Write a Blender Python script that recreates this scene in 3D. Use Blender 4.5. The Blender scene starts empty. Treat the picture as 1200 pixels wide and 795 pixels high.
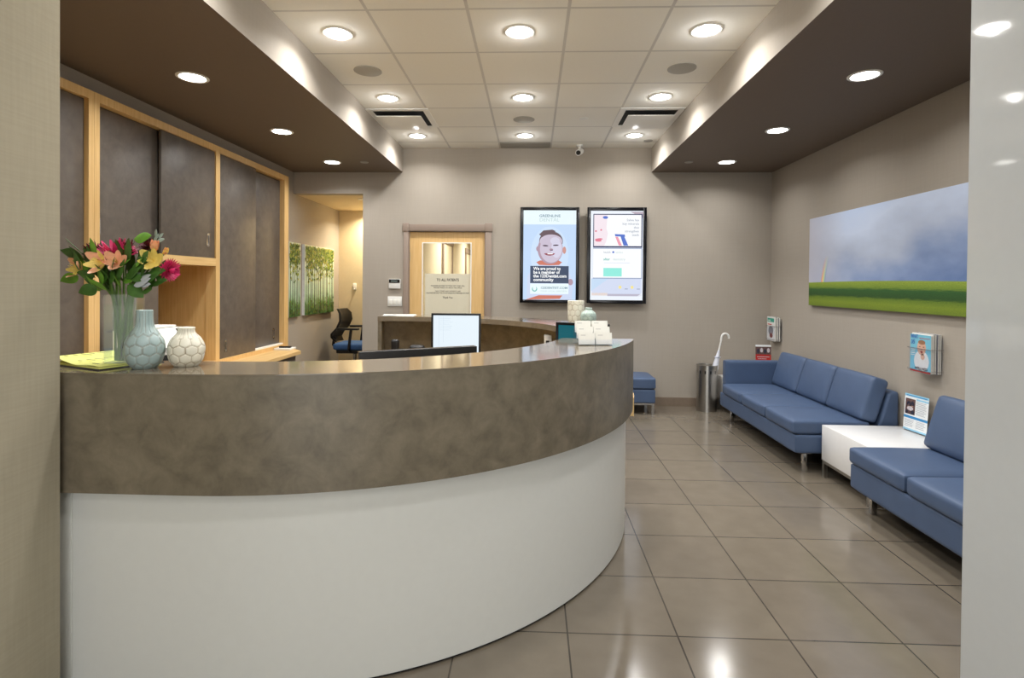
import bpy, bmesh, math, random
from mathutils import Vector, Matrix
PI = math.pi
random.seed(7)
C = bpy.context.scene.collection

# ------------------------------------------------------------------ colours and materials
def lin(c):
    out = []
    for v in c[:3]:
        v = v / 255.0
        out.append(v / 12.92 if v <= 0.04045 else ((v + 0.055) / 1.055) ** 2.4)
    return (out[0], out[1], out[2], 1.0)

MATS = {}
def newmat(name):
    m = bpy.data.materials.new(name); m.use_nodes = True
    nt = m.node_tree; b = nt.nodes['Principled BSDF']
    MATS[name] = m
    return m, nt, b

def plain(name, rgb, rough=0.5, metal=0.0, spec=0.5, coat=0.0, var=0.04, vscale=30, bump=0.0, bscale=200):
    """flat colour with a little procedural variation"""
    if name in MATS: return MATS[name]
    m, nt, b = newmat(name)
    b.inputs['Roughness'].default_value = rough
    b.inputs['Metallic'].default_value = metal
    b.inputs['Specular IOR Level'].default_value = spec
    b.inputs['Coat Weight'].default_value = coat
    c = lin(rgb)
    tc = nt.nodes.new('ShaderNodeTexCoord')
    n = nt.nodes.new('ShaderNodeTexNoise'); n.inputs['Scale'].default_value = vscale; n.inputs['Detail'].default_value = 3
    nt.links.new(tc.outputs['Object'], n.inputs['Vector'])
    r = nt.nodes.new('ShaderNodeValToRGB')
    r.color_ramp.elements[0].position = 0.3; r.color_ramp.elements[1].position = 0.7
    r.color_ramp.elements[0].color = tuple(x * (1 - var) for x in c[:3]) + (1,)
    r.color_ramp.elements[1].color = tuple(min(1, x * (1 + var)) for x in c[:3]) + (1,)
    nt.links.new(n.outputs['Fac'], r.inputs['Fac']); nt.links.new(r.outputs['Color'], b.inputs['Base Color'])
    if bump:
        n2 = nt.nodes.new('ShaderNodeTexNoise'); n2.inputs['Scale'].default_value = bscale
        nt.links.new(tc.outputs['Object'], n2.inputs['Vector'])
        bp = nt.nodes.new('ShaderNodeBump'); bp.inputs['Strength'].default_value = bump; bp.inputs['Distance'].default_value = 0.001
        nt.links.new(n2.outputs['Fac'], bp.inputs['Height']); nt.links.new(bp.outputs['Normal'], b.inputs['Normal'])
    return m

def emit(name, rgb, strength=1.0):
    if name in MATS: return MATS[name]
    m, nt, b = newmat(name)
    b.inputs['Base Color'].default_value = (0.01, 0.01, 0.01, 1)
    b.inputs['Roughness'].default_value = 0.25
    b.inputs['Specular IOR Level'].default_value = 0.2
    b.inputs['Emission Color'].default_value = lin(rgb)
    b.inputs['Emission Strength'].default_value = strength * (1.0 if name.startswith('screen_') else 1.0)
    return m

def glassmat(name, tint=(1, 1, 1), rough=0.02, refl=0.35):
    """thin clear sheet: see-through with a mirror-like sheen that grows at grazing angles"""
    if name in MATS: return MATS[name]
    m = bpy.data.materials.new(name); m.use_nodes = True; MATS[name] = m
    nt = m.node_tree; nt.nodes.clear()
    out = nt.nodes.new('ShaderNodeOutputMaterial'); mix = nt.nodes.new('ShaderNodeMixShader')
    tr = nt.nodes.new('ShaderNodeBsdfTransparent'); tr.inputs['Color'].default_value = tuple(tint) + (1,)
    gl = nt.nodes.new('ShaderNodeBsdfGlossy'); gl.inputs['Roughness'].default_value = rough
    lw = nt.nodes.new('ShaderNodeLayerWeight'); lw.inputs['Blend'].default_value = refl
    lw.inputs['Blend'].default_value = 0.5
    pw = nt.nodes.new('ShaderNodeMath'); pw.operation = 'POWER'; pw.inputs[1].default_value = 3.5; nt.links.new(lw.outputs['Facing'], pw.inputs[0])
    ma = nt.nodes.new('ShaderNodeMath'); ma.operation = 'MULTIPLY_ADD'; ma.inputs[1].default_value = refl; ma.inputs[2].default_value = 0.015; nt.links.new(pw.outputs[0], ma.inputs[0])
    nt.links.new(ma.outputs[0], mix.inputs['Fac']); nt.links.new(tr.outputs[0], mix.inputs[1]); nt.links.new(gl.outputs[0], mix.inputs[2])
    nt.links.new(mix.outputs[0], out.inputs['Surface'])
    return m

def wallpaper(name, rgb, var=0.05):
    m, nt, b = newmat(name)
    b.inputs['Roughness'].default_value = 0.8; b.inputs['Specular IOR Level'].default_value = 0.15
    c = lin(rgb)
    g = nt.nodes.new('ShaderNodeNewGeometry')
    outs = []
    for sc in ((3, 3, 160), (90, 90, 5)):
        mp = nt.nodes.new('ShaderNodeMapping'); mp.inputs['Scale'].default_value = sc
        nt.links.new(g.outputs['Position'], mp.inputs['Vector'])
        n = nt.nodes.new('ShaderNodeTexNoise'); n.inputs['Scale'].default_value = 1.0; n.inputs['Detail'].default_value = 2
        nt.links.new(mp.outputs['Vector'], n.inputs['Vector']); outs.append(n.outputs['Fac'])
    mx = nt.nodes.new('ShaderNodeMath'); mx.operation = 'ADD'
    nt.links.new(outs[0], mx.inputs[0]); nt.links.new(outs[1], mx.inputs[1])
    hf = nt.nodes.new('ShaderNodeMath'); hf.operation = 'MULTIPLY'; hf.inputs[1].default_value = 0.5
    nt.links.new(mx.outputs[0], hf.inputs[0])
    r = nt.nodes.new('ShaderNodeValToRGB')
    r.color_ramp.elements[0].position = 0.35; r.color_ramp.elements[1].position = 0.65
    r.color_ramp.elements[0].color = tuple(x * (1 - var) for x in c[:3]) + (1,)
    r.color_ramp.elements[1].color = tuple(x * (1 + var) for x in c[:3]) + (1,)
    nt.links.new(hf.outputs[0], r.inputs['Fac']); nt.links.new(r.outputs['Color'], b.inputs['Base Color'])
    bp = nt.nodes.new('ShaderNodeBump'); bp.inputs['Strength'].default_value = 0.15; bp.inputs['Distance'].default_value = 0.001
    nt.links.new(hf.outputs[0], bp.inputs['Height']); nt.links.new(bp.outputs['Normal'], b.inputs['Normal'])
    return m

def grid_tiles(name, c1, c2, mortar, size, msize, origin, rough, spec, noise=0.05, nscale=6, bump=0.3, mottled=400):
    m, nt, b = newmat(name)
    b.inputs['Roughness'].default_value = rough; b.inputs['Specular IOR Level'].default_value = spec
    g = nt.nodes.new('ShaderNodeNewGeometry')
    mp = nt.nodes.new('ShaderNodeMapping'); mp.inputs['Location'].default_value = (-origin[0] + 40 * size, -origin[1] + 40 * size, 0)
    nt.links.new(g.outputs['Position'], mp.inputs['Vector'])
    br = nt.nodes.new('ShaderNodeTexBrick'); br.offset = 0.0; br.squash = 1.0
    br.inputs['Scale'].default_value = 1.0; br.inputs['Brick Width'].default_value = size; br.inputs['Row Height'].default_value = size
    br.inputs['Mortar Size'].default_value = msize; br.inputs['Mortar Smooth'].default_value = 0.05; br.inputs['Bias'].default_value = 0.0
    br.inputs['Color1'].default_value = lin(c1); br.inputs['Color2'].default_value = lin(c2); br.inputs['Mortar'].default_value = lin(mortar)
    nt.links.new(mp.outputs['Vector'], br.inputs['Vector'])
    n = nt.nodes.new('ShaderNodeTexNoise'); n.inputs['Scale'].default_value = nscale; n.inputs['Detail'].default_value = 6
    nt.links.new(g.outputs['Position'], n.inputs['Vector'])
    mr = nt.nodes.new('ShaderNodeMapRange'); mr.inputs['From Min'].default_value = 0.3; mr.inputs['From Max'].default_value = 0.7
    mr.inputs['To Min'].default_value = 1 - noise; mr.inputs['To Max'].default_value = 1 + noise
    nt.links.new(n.outputs['Fac'], mr.inputs['Value'])
    mx = nt.nodes.new('ShaderNodeMix'); mx.data_type = 'RGBA'; mx.blend_type = 'MULTIPLY'; mx.inputs['Factor'].default_value = 1
    nt.links.new(br.outputs['Color'], mx.inputs['A']); nt.links.new(mr.outputs['Result'], mx.inputs['B'])
    nt.links.new(mx.outputs['Result'], b.inputs['Base Color'])
    bp = nt.nodes.new('ShaderNodeBump'); bp.inputs['Strength'].default_value = bump; bp.inputs['Distance'].default_value = 0.002; bp.invert = True
    nt.links.new(br.outputs['Fac'], bp.inputs['Height']); nt.links.new(bp.outputs['Normal'], b.inputs['Normal'])
    return m

def laminate(name, dark, light, rough, spec=0.5):
    m, nt, b = newmat(name)
    b.inputs['Roughness'].default_value = rough; b.inputs['Specular IOR Level'].default_value = spec
    g = nt.nodes.new('ShaderNodeNewGeometry')
    n = nt.nodes.new('ShaderNodeTexNoise'); n.inputs['Scale'].default_value = 11; n.inputs['Detail'].default_value = 9; n.inputs['Roughness'].default_value = 0.66; n.inputs['Distortion'].default_value = 0.35
    nt.links.new(g.outputs['Position'], n.inputs['Vector'])
    r = nt.nodes.new('ShaderNodeValToRGB')
    r.color_ramp.elements[0].position = 0.33; r.color_ramp.elements[1].position = 0.72
    r.color_ramp.elements[0].color = lin(dark); r.color_ramp.elements[1].color = lin(light)
    nt.links.new(n.outputs['Fac'], r.inputs['Fac']); nt.links.new(r.outputs['Color'], b.inputs['Base Color'])
    return m

def wood(name, c1, c2, rough=0.4, vertical=True):
    m, nt, b = newmat(name)
    b.inputs['Roughness'].default_value = rough
    g = nt.nodes.new('ShaderNodeNewGeometry')
    mp = nt.nodes.new('ShaderNodeMapping'); mp.inputs['Scale'].default_value = (60, 60, 3) if vertical else (60, 3, 60)
    nt.links.new(g.outputs['Position'], mp.inputs['Vector'])
    n = nt.nodes.new('ShaderNodeTexNoise'); n.inputs['Scale'].default_value = 1; n.inputs['Detail'].default_value = 4
    nt.links.new(mp.outputs['Vector'], n.inputs['Vector'])
    r = nt.nodes.new('ShaderNodeValToRGB')
    r.color_ramp.elements[0].position = 0.3; r.color_ramp.elements[1].position = 0.7
    r.color_ramp.elements[0].color = lin(c1); r.color_ramp.elements[1].color = lin(c2)
    nt.links.new(n.outputs['Fac'], r.inputs['Fac']); nt.links.new(r.outputs['Color'], b.inputs['Base Color'])
    return m

WALL = wallpaper('taupe_wallpaper', (168, 160, 149), 0.022)
WALLF = wallpaper('entrance_wallpaper', (166, 158, 138), 0.045)
CREAM = plain('cream_paint', (226, 216, 192), 0.7, var=0.02)
RECESS = plain('warm_beige_paint', (214, 198, 164), 0.7, var=0.02)
BROWN = plain('brown_soffit_paint', (106, 92, 80), 0.6, var=0.02)
TRIMC = plain('mauve_brown_trim_paint', (146, 130, 118), 0.45, var=0.02)
BASEB = plain('brown_tile_baseboard', (128, 113, 98), 0.35, var=0.05)
FLOOR = grid_tiles('porcelain_floor_tiles', (120, 111, 98), (116, 107, 95), (66, 61, 54), 0.4475, 0.0035, (0.602, 2.215), 0.15, 0.8, noise=0.06, nscale=9)
CEILT = grid_tiles('acoustic_ceiling_tiles', (240, 239, 233), (238, 237, 231), (208, 207, 204), 0.599, 0.010, (-0.40, 3.795), 0.85, 0.1, noise=0.03, nscale=300, bump=0.5)
GLOSSW = plain('glossy_white_panel', (190, 193, 194), 0.05, spec=0.45, var=0.01)
DESKW = plain('satin_white_laminate', (216, 217, 213), 0.3, spec=0.4, var=0.01)
LAM = laminate('slate_brown_laminate', (97, 89, 74), (130, 120, 102), 0.36)
LAMTOP = laminate('slate_brown_counter_laminate', (112, 102, 87), (130, 120, 104), 0.09, 0.65)
LAMD = laminate('dark_slate_door_laminate', (88, 81, 75), (108, 100, 92), 0.45)
MAPLE = wood('pale_maple', (214, 174, 112), (228, 192, 134))
MAPLEH = wood('pale_maple_edge', (214, 176, 114), (230, 196, 138), vertical=False)
BLUE = plain('slate_blue_leather', (74, 92, 122), 0.45, spec=0.4, var=0.04, vscale=8, bump=0.25, bscale=350)
CHROME = plain('chrome', (200, 200, 200), 0.18, metal=1.0, var=0.01)
STEEL = plain('brushed_steel', (176, 174, 170), 0.3, metal=1.0, var=0.05, vscale=60)
BLACK = plain('black_plastic', (18, 18, 20), 0.4, var=0.05)
BEZEL = plain('gloss_black_bezel', (8, 9, 16), 0.2, var=0.05)
DARKGAP = plain('dark_gap', (14, 14, 15), 0.8, var=0.02)
WHITEP = plain('white_plastic', (232, 232, 228), 0.4, var=0.01)
WHITEL = plain('white_lacquer', (235, 235, 235), 0.28, var=0.01)
PAPER = plain('white_paper', (240, 239, 232), 0.7, var=0.02)
GREYP = plain('grey_plastic', (150, 148, 142), 0.5, var=0.02)
GRILLE = plain('grey_speaker_grille', (172, 170, 163), 0.7, var=0.03, vscale=400)
GLASS = glassmat('clear_glass', (0.98, 0.988, 0.98), 0.0, 0.45)
ACRYL = glassmat('clear_acrylic', (0.97, 0.98, 1.0), 0.04, 0.2)
WATER = glassmat('water', (0.93, 0.97, 0.88), 0.0, 0.05)
LENS = emit('lamp_diffuser', (255, 252, 244), 16.0)

# ------------------------------------------------------------------ mesh builder
class M:
    def __init__(s, *mats):
        s.bm = bmesh.new(); s.mats = list(mats)
    def mi(s, mat):
        if mat is None: return 0
        if mat not in s.mats: s.mats.append(mat)
        return s.mats.index(mat)
    def add(s, verts, faces, mat=None, smooth=False):
        k = s.mi(mat); vs = [s.bm.verts.new(v) for v in verts]
        for f in faces:
            try:
                fc = s.bm.faces.new([vs[i] for i in f]); fc.material_index = k; fc.smooth = smooth
            except ValueError: pass
        return vs
    def box(s, a, b, mat=None, bev=0.0, seg=2, xf=None):
        t = bmesh.new(); bmesh.ops.create_cube(t, size=1.0)
        for v in t.verts:
            v.co = Vector([(a[i] + b[i]) / 2 + v.co[i] * (b[i] - a[i]) for i in range(3)])
        if bev > 0:
            bmesh.ops.bevel(t, geom=list(t.edges), offset=bev, segments=seg, profile=0.5, affect='EDGES')
        s.merge(t, mat, xf, smooth=bev > 0); return s
    def merge(s, t, mat=None, xf=None, smooth=False):
        t.verts.index_update()
        vs = [(xf @ v.co if xf else v.co.copy()) for v in t.verts]
        fs = [[v.index for v in f.verts] for f in t.faces]
        s.add(vs, fs, mat, smooth); t.free()
    def cushion(s, a, b, r, mat=None, crown=(0, 0, 0), n=9, xf=None):
        """rounded box whose faces bulge by crown"""
        t = bmesh.new(); bmesh.ops.create_cube(t, size=2.0)
        bmesh.ops.subdivide_edges(t, edges=list(t.edges), cuts=n, use_grid_fill=True)
        h = [(b[i] - a[i]) / 2 for i in range(3)]; c = [(a[i] + b[i]) / 2 for i in range(3)]
        for v in t.verts:
            u = [math.copysign(abs(x) ** 0.6, x) for x in v.co]
            p = [u[i] * h[i] for i in range(3)]
            q = [max(-h[i] + r, min(h[i] - r, p[i])) for i in range(3)]
            d = Vector([p[i] - q[i] for i in range(3)])
            if d.length > 1e-9:
                d = d.normalized() * r
            o = [q[i] + d[i] for i in range(3)]
            for i in range(3):
                j, k = (i + 1) % 3, (i + 2) % 3
                w = (1 - abs(o[j] / h[j]) ** 2.5) * (1 - abs(o[k] / h[k]) ** 2.5)
                o[i] += crown[i] * w * (o[i] / h[i])
            v.co = Vector([c[i] + o[i] for i in range(3)])
        s.merge(t, mat, xf, smooth=True); return s
    def cyl(s, p, q, r, mat=None, n=24, r2=None, caps=True, smooth=True):
        p, q = Vector(p), Vector(q); ax = (q - p).normalized()
        up = Vector((0, 0, 1)) if abs(ax.z) < 0.9 else Vector((1, 0, 0))
        e1 = ax.cross(up).normalized(); e2 = ax.cross(e1); r2 = r if r2 is None else r2
        vs = []
        for c, rr in ((p, r), (q, r2)):
            vs += [c + (e1 * math.cos(2 * PI * i / n) + e2 * math.sin(2 * PI * i / n)) * rr for i in range(n)]
        s.add(vs, [(i, (i + 1) % n, n + (i + 1) % n, n + i) for i in range(n)], mat, smooth)
        if caps: 
            s.add(vs[:n], [list(range(n))], mat); s.add(vs[n:], [list(range(n))], mat)
        return s
    def tube(s, pts, r, mat=None, n=8, caps=True):
        pts = [Vector(p) for p in pts]; rr = r if isinstance(r, (list, tuple)) else [r] * len(pts)
        vs = []; e1 = None
        for i, p in enumerate(pts):
            ax = (pts[min(i + 1, len(pts) - 1)] - pts[max(i - 1, 0)]).normalized()
            if e1 is None:
                up = Vector((0, 0, 1)) if abs(ax.z) < 0.9 else Vector((1, 0, 0)); e1 = ax.cross(up).normalized()
            else:
                e1 = (e1 - ax * e1.dot(ax)).normalized()
            e2 = ax.cross(e1)
            vs += [p + (e1 * math.cos(2 * PI * k / n) + e2 * math.sin(2 * PI * k / n)) * rr[i] for k in range(n)]
        fs = []
        for i in range(len(pts) - 1):
            fs += [(i * n + k, i * n + (k + 1) % n, (i + 1) * n + (k + 1) % n, (i + 1) * n + k) for k in range(n)]
        if caps: fs += [list(range(n)), list(range((len(pts) - 1) * n, len(pts) * n))]
        s.add(vs, fs, mat, True); return s
    def lathe(s, prof, c=(0, 0, 0), n=48, mat=None, fn=None):
        vs = []
        for (r, z) in prof:
            for k in range(n):
                a = 2 * PI * k / n; vs.append((c[0] + r * math.cos(a), c[1] + r * math.sin(a), c[2] + z))
        fs = []
        for i in range(len(prof) - 1):
            fs += [(i * n + k, i * n + (k + 1) % n, (i + 1) * n + (k + 1) % n, (i + 1) * n + k) for k in range(n)]
        if prof[0][0] > 1e-6: fs.append(list(range(n))[::-1])
        s.add(vs, fs, mat, True); return s
    def arc(s, ctr, r0, r1, z0, z1, a0, a1, mat=None, n=64):
        """curved slab or shell between two radii"""
        vs = []
        for i in range(n + 1):
            a = math.radians(a0 + (a1 - a0) * i / n); ca, sa = math.cos(a), math.sin(a)
            for (r, z) in ((r0, z0), (r1, z0), (r1, z1), (r0, z1)):
                vs.append((ctr[0] + r * ca, ctr[1] + r * sa, z))
        fs = []
        for i in range(n):
            for k in range(4):
                fs.append((i * 4 + k, i * 4 + (k + 1) % 4, (i + 1) * 4 + (k + 1) % 4, (i + 1) * 4 + k))
        fs += [(0, 1, 2, 3), (n * 4, n * 4 + 1, n * 4 + 2, n * 4 + 3)]
        s.add(vs, fs, mat, False); return s
    def prism(s, poly, z0, z1, mat=None):
        n = len(poly); vs = [(p[0], p[1], z0) for p in poly] + [(p[0], p[1], z1) for p in poly]
        s.add(vs, [list(range(n))[::-1], list(range(n, 2 * n))] + [(i, (i + 1) % n, n + (i + 1) % n, n + i) for i in range(n)], mat); return s
    def extr(s, poly, axis, a, b, mat=None):
        """polygon in the plane across the axis, pushed from a to b along it"""
        n = len(poly)
        def P(p, t):
            return (t, p[0], p[1]) if axis == 'x' else (p[0], t, p[1]) if axis == 'y' else (p[0], p[1], t)
        vs = [P(p, a) for p in poly] + [P(p, b) for p in poly]
        s.add(vs, [list(range(n))[::-1], list(range(n, 2 * n))] + [(i, (i + 1) % n, n + (i + 1) % n, n + i) for i in range(n)], mat); return s
    def build(s, name, parent=None, local=False, smooth_angle=35, origin=None):
        bm = s.bm
        bmesh.ops.remove_doubles(bm, verts=list(bm.verts), dist=1e-6)
        bmesh.ops.recalc_face_normals(bm, faces=list(bm.faces))
        me = bpy.data.meshes.new(name)
        off = Vector((0, 0, 0))
        if parent is not None:
            if not local:
                p = parent
                while p is not None: off += p.location; p = p.parent
        elif origin is not None: off = Vector(origin)
        elif not local:
            lo = Vector([min(v.co[i] for v in bm.verts) for i in range(3)]); hi = Vector([max(v.co[i] for v in bm.verts) for i in range(3)])
            off = Vector(((lo.x + hi.x) / 2, (lo.y + hi.y) / 2, lo.z))
        for v in bm.verts: v.co -= off
        bm.to_mesh(me); bm.free()
        for p in me.polygons: p.use_smooth = True
        me.set_sharp_from_angle(angle=math.radians(smooth_angle))
        for m in s.mats: me.materials.append(m)
        o = bpy.data.objects.new(name, me); C.objects.link(o)
        if parent is not None: o.parent = parent
        else: o.location = off
        return o

def tag(o, label=None, cat=None, group=None, kind=None):
    if label: o['label'] = label
    if cat: o['category'] = cat
    if group: o['group'] = group
    if kind: o['kind'] = kind
    return o
def thing(name, label, cat, loc, rotz=0.0, group=None):
    o = bpy.data.objects.new(name, None); C.objects.link(o); o.empty_display_size = 0.1
    o.location = loc; o.rotation_euler = (0, 0, rotz)
    return tag(o, label, cat, group)
def structure(m, name, parent=None):
    o = m.build(name, parent)
    if parent is None: o['kind'] = 'structure'
    return o
def dup(root, loc, rotz=None, label=None, group=None):
    r = root.copy(); C.objects.link(r); r.location = loc
    if rotz is not None: r.rotation_euler = (0, 0, rotz)
    if label: r['label'] = label
    if group: r['group'] = group
    for ch in list(root.children):
        c = ch.copy(); C.objects.link(c); c.parent = r
        for g in list(ch.children):
            d = g.copy(); C.objects.link(d); d.parent = c
    return r

_txt = {}
def text_geo(s, size, bold=0.0, align='LEFT', res=2):
    cu = bpy.data.curves.new('lettering', 'FONT'); cu.body = s; cu.size = size; cu.offset = bold; cu.align_x = align
    cu.resolution_u = res; cu.fill_mode = 'FRONT'
    o = bpy.data.objects.new('lettering', cu); C.objects.link(o)
    bpy.context.view_layer.update()
    me = bpy.data.meshes.new_from_object(o.evaluated_get(bpy.context.evaluated_depsgraph_get()))
    vs = [v.co.copy() for v in me.vertices]; fs = [list(p.vertices) for p in me.polygons]
    bpy.data.objects.remove(o); bpy.data.curves.remove(cu); bpy.data.meshes.remove(me)
    return vs, fs

class Pic:
    """flat printed or displayed picture: layered shapes on the plane O + u*U + v*V, facing N"""
    def __init__(s, O, U, V, N, step=0.0004):
        s.m = M(); s.O, s.U, s.V, s.N = Vector(O), Vector(U), Vector(V), Vector(N); s.k = 0; s.step = step
    def P(s, u, v): return s.O + s.U * u + s.V * v + s.N * (s.k * s.step)
    def lay(s): s.k += 1; return s
    def poly(s, pts, mat): s.m.add([s.P(*p) for p in pts], [list(range(len(pts)))], mat); return s
    def rect(s, u0, v0, u1, v1, mat): return s.poly([(u0, v0), (u1, v0), (u1, v1), (u0, v1)], mat)
    def ell(s, u, v, a, b, mat, n=28, rot=0.0, t0=0, t1=2 * PI):
        ca, sa = math.cos(rot), math.sin(rot); pts = []
        for i in range(n):
            t = t0 + (t1 - t0) * i / (n if abs(t1 - t0 - 2 * PI) < 1e-6 else n - 1); x, y = a * math.cos(t), b * math.sin(t)
            pts.append((u + x * ca - y * sa, v + x * sa + y * ca))
        return s.poly(pts, mat)
    def text(s, t, u, v, size, mat, bold=0.0, align='LEFT', width=None):
        vs, fs = text_geo(t, size, bold, align)
        sx = 1.0
        if width and vs:
            w = max(p.x for p in vs) - min(p.x for p in vs); sx = width / w
        s.m.add([s.P(u + p.x * sx, v + p.y) for p in vs], fs, mat); return s
    def bars(s, u0, u1, v0, n, pitch, h, mat, ragged=0.25):
        for i in range(n):
            s.rect(u0, v0 - i * pitch - h, u1 - (u1 - u0) * random.random() * ragged, v0 - i * pitch, mat)
        return s

# ------------------------------------------------------------------ key levels (metres)
YB = 6.46; ZC = 3.048; ZS = 2.759; XR = 2.785; XL = -2.9
SL, SR = -1.568, 1.385          # inner faces of the two soffits
# ================================================================== THE SETTING
structure(M(FLOOR).box((-3.5, -3.0, -0.1), (3.1, 14.2, 0.0)), 'floor')
structure(M(CEILT).box((SL - 0.02, -2.6, ZC), (SR + 0.02, YB, ZC + 0.1)), 'ceiling')
def soffit(x0, x1, name):
    m = M(WALL, BROWN); m.box((x0, 1.74, ZS), (x1, YB, ZC + 0.1))
    o = m.build(name); o['kind'] = 'structure'
    for p in o.data.polygons:
        p.material_index = 1 if p.normal.z < -0.5 else 0
    return o
soffit(-3.4, SL, 'ceiling_left'); soffit(SR, 3.0, 'ceiling_right')
m = M(WALL)                                                   # back wall with the door opening and the recess opening
T = 0.12
m.box((-2.05, YB, 0), (-1.495, YB + T, ZC)); m.box((-1.495, YB, 2.06), (-0.565, YB + T, ZC)); m.box((-0.565, YB, 0), (3.0, YB + T, ZC))
m.box((-3.4, YB, 2.5), (-2.05, YB + T, ZC))
structure(m, 'wall_back')
structure(M(WALL).box((XR, 1.7, 0), (3.0, YB, ZS)), 'wall_right')
m = M(WALL)
m.box((-3.4, 1.74, 2.634), (XL, 6.115, ZS)); m.box((-3.4, 6.115, 0), (XL, 8.1, ZS)); m.box((-3.5, 1.74, 0), (-3.4, 6.115, ZS))
structure(m, 'wall_left')
structure(M(WALLF).box((-3.5, -2.6, 0), (SL, 1.74, ZC)), 'wall_entrance_left')
structure(M(GLOSSW).box((1.37, -2.6, 0), (3.1, 1.765, ZC)), 'wall_entrance_right')
# unseen end behind the camera: wall with a wide opening added for fill daylight
m = M(WALLF)
m.box((SL, -2.7, 0), (-1.35, -2.6, ZC)); m.box((1.15, -2.7, 0), (1.37, -2.6, ZC)); m.box((-1.35, -2.7, 2.75), (1.15, -2.6, ZC))
structure(m, 'wall_rear')
# recess at the left of the back wall
m = M(RECESS)
m.box((XL, 8.0, 0), (-1.5, 8.1, 2.6)); m.box((-1.6, YB + T, 0), (-1.5, 8.0, 2.6)); 
structure(m, 'wall_recess')
structure(M(RECESS).box((XL, YB + T, 2.5), (-1.5, 8.1, 2.6)), 'ceiling_recess')
# hallway behind the glazed door
m = M(CREAM)
m.box((-1.5, YB + T, 0), (-1.4, 14, 2.6)); m.box((0.2, YB + T, 0), (0.3, 14, 2.6)); m.box((-1.5, 14, 0), (0.3, 14.1, 2.6))
structure(m, 'wall_hallway')
structure(M(CREAM).box((-1.5, YB + T, 2.6), (0.3, 14.1, 2.7)), 'ceiling_hallway')
def hall_door(name, y0, y1):
    m = M(TRIMC)
    m.box((-1.4, y0 - 0.09, 0), (-1.37, y0, 2.06)); m.box((-1.4, y1, 0), (-1.37, y1 + 0.09, 2.06)); m.box((-1.4, y0 - 0.11, 2.06), (-1.365, y1 + 0.11, 2.16))
    o = structure(m, name)
    structure(M(CREAM).box((-1.4, y0, 0.0), (-1.385, y1, 2.06)), 'door_panel', o)
hall_door('door_2', 8.35, 9.2); hall_door('door_3', 11.2, 12.1)
# baseboards
structure(M(BASEB).box((-0.47, YB - 0.012, 0), (XR, YB, 0.104)), 'baseboard_back')
structure(M(BASEB).box((XR - 0.012, 1.77, 0), (XR, YB - 0.012, 0.104)), 'baseboard_right')
structure(M(BASEB).box((-2.05, YB - 0.012, 0), (-1.56, YB, 0.104)), 'baseboard_back_left')

# glazed maple door in its mauve casing
y = YB
m = M(TRIMC)
m.box((-1.552, y - 0.02, 0), (-1.492, y, 2.055), bev=0.002); m.box((-0.568, y - 0.02, 0), (-0.494, y, 2.055), bev=0.002)
m.box((-1.492, y - 0.02, 2.055), (-0.568, y, 2.135), bev=0.002)
m.box((-1.562, y - 0.028, 2.05), (-1.487, y, 2.147), bev=0.002); m.box((-0.575, y - 0.028, 2.05), (-0.484, y, 2.147), bev=0.002)
m.box((-1.495, y, 0), (-1.482, y + T, 2.06)); m.box((-0.578, y, 0), (-0.565, y + T, 2.06)); m.box((-1.482, y, 2.048), (-0.578, y + T, 2.06))
door = m.build('door_1'); door['kind'] = 'structure'
door['label'] = 'glazed pale maple door in a mauve brown casing'
m = M(MAPLE); ya, yb = y + 0.025, y + 0.068
m.box((-1.482, ya, 0.008), (-1.326, yb, 2.046)); m.box((-0.744, ya, 0.008), (-0.578, yb, 2.046))
m.box((-1.326, ya, 1.914), (-0.744, yb, 2.046)); m.box((-1.326, ya, 0.008), (-0.744, yb, 0.35))
m.build('door_leaf', door)
M(glassmat('door_pane_glass', (0.97, 0.98, 0.97), 0.0, 0.12)).box((-1.326, y + 0.042, 0.35), (-0.744, y + 0.048, 1.914)).build('glass_pane', door)
m = M(PAPER); 
for a, b in (((-1.334, 0.342), (-1.322, 1.922)), ((-0.748, 0.342), (-0.736, 1.922))): m.box((a[0], ya - 0.006, a[1]), (b[0], ya, b[1]))
m.box((-1.322, ya - 0.006, 1.91), (-0.748, ya, 1.922)); m.box((-1.322, ya - 0.006, 0.342), (-0.748, ya, 0.354))
m.build('glazing_bead', door)
for z in (0.3, 1.75):
    M(STEEL).cyl((-1.484, y + 0.016, z - 0.05), (-1.484, y + 0.016, z + 0.05), 0.007, n=10).build('hinge', door)

NOTEP = plain('frosted_notice_paper', (214, 208, 186), 0.6, var=0.01)
INK = plain('dark_ink', (60, 58, 54), 0.7, var=0.02)
m = M(NOTEP); m.box((-1.300, y + 0.0385, 0.80), (-0.747, y + 0.0405, 1.545))
note = m.build('notice'); tag(note, 'large pale notice to patients stuck on the glass of the maple door', 'notice')
p = Pic((-1.300, y + 0.038, 0.80), (1, 0, 0), (0, 0, 1), (0, -1, 0))
p.text('TO ALL PATIENTS', 0.277, 0.655, 0.046, INK, 0.0008, 'CENTER', 0.27)
p.text('PLEASE BE ADVISED TO TURN OFF YOUR CELL', 0.277, 0.592, 0.022, INK, 0.0003, 'CENTER', 0.41)
p.text('PHONES WHILE YOU ARE IN THE OFFICE', 0.277, 0.568, 0.022, INK, 0.0003, 'CENTER', 0.34)
p.text('ONLY STAFF AND PATIENTS ARE', 0.277, 0.527, 0.022, INK, 0.0003, 'CENTER', 0.31)
p.text('ALLOWED BEYOND THIS DOOR UNLESS ACCOMPANIED BY STAFF', 0.277, 0.504, 0.022, INK, 0.0003, 'CENTER', 0.52)
p.text('Thank You', 0.277, 0.447, 0.034, INK, 0.0005, 'CENTER', 0.12)
p.m.build('printed_text', note)

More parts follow.
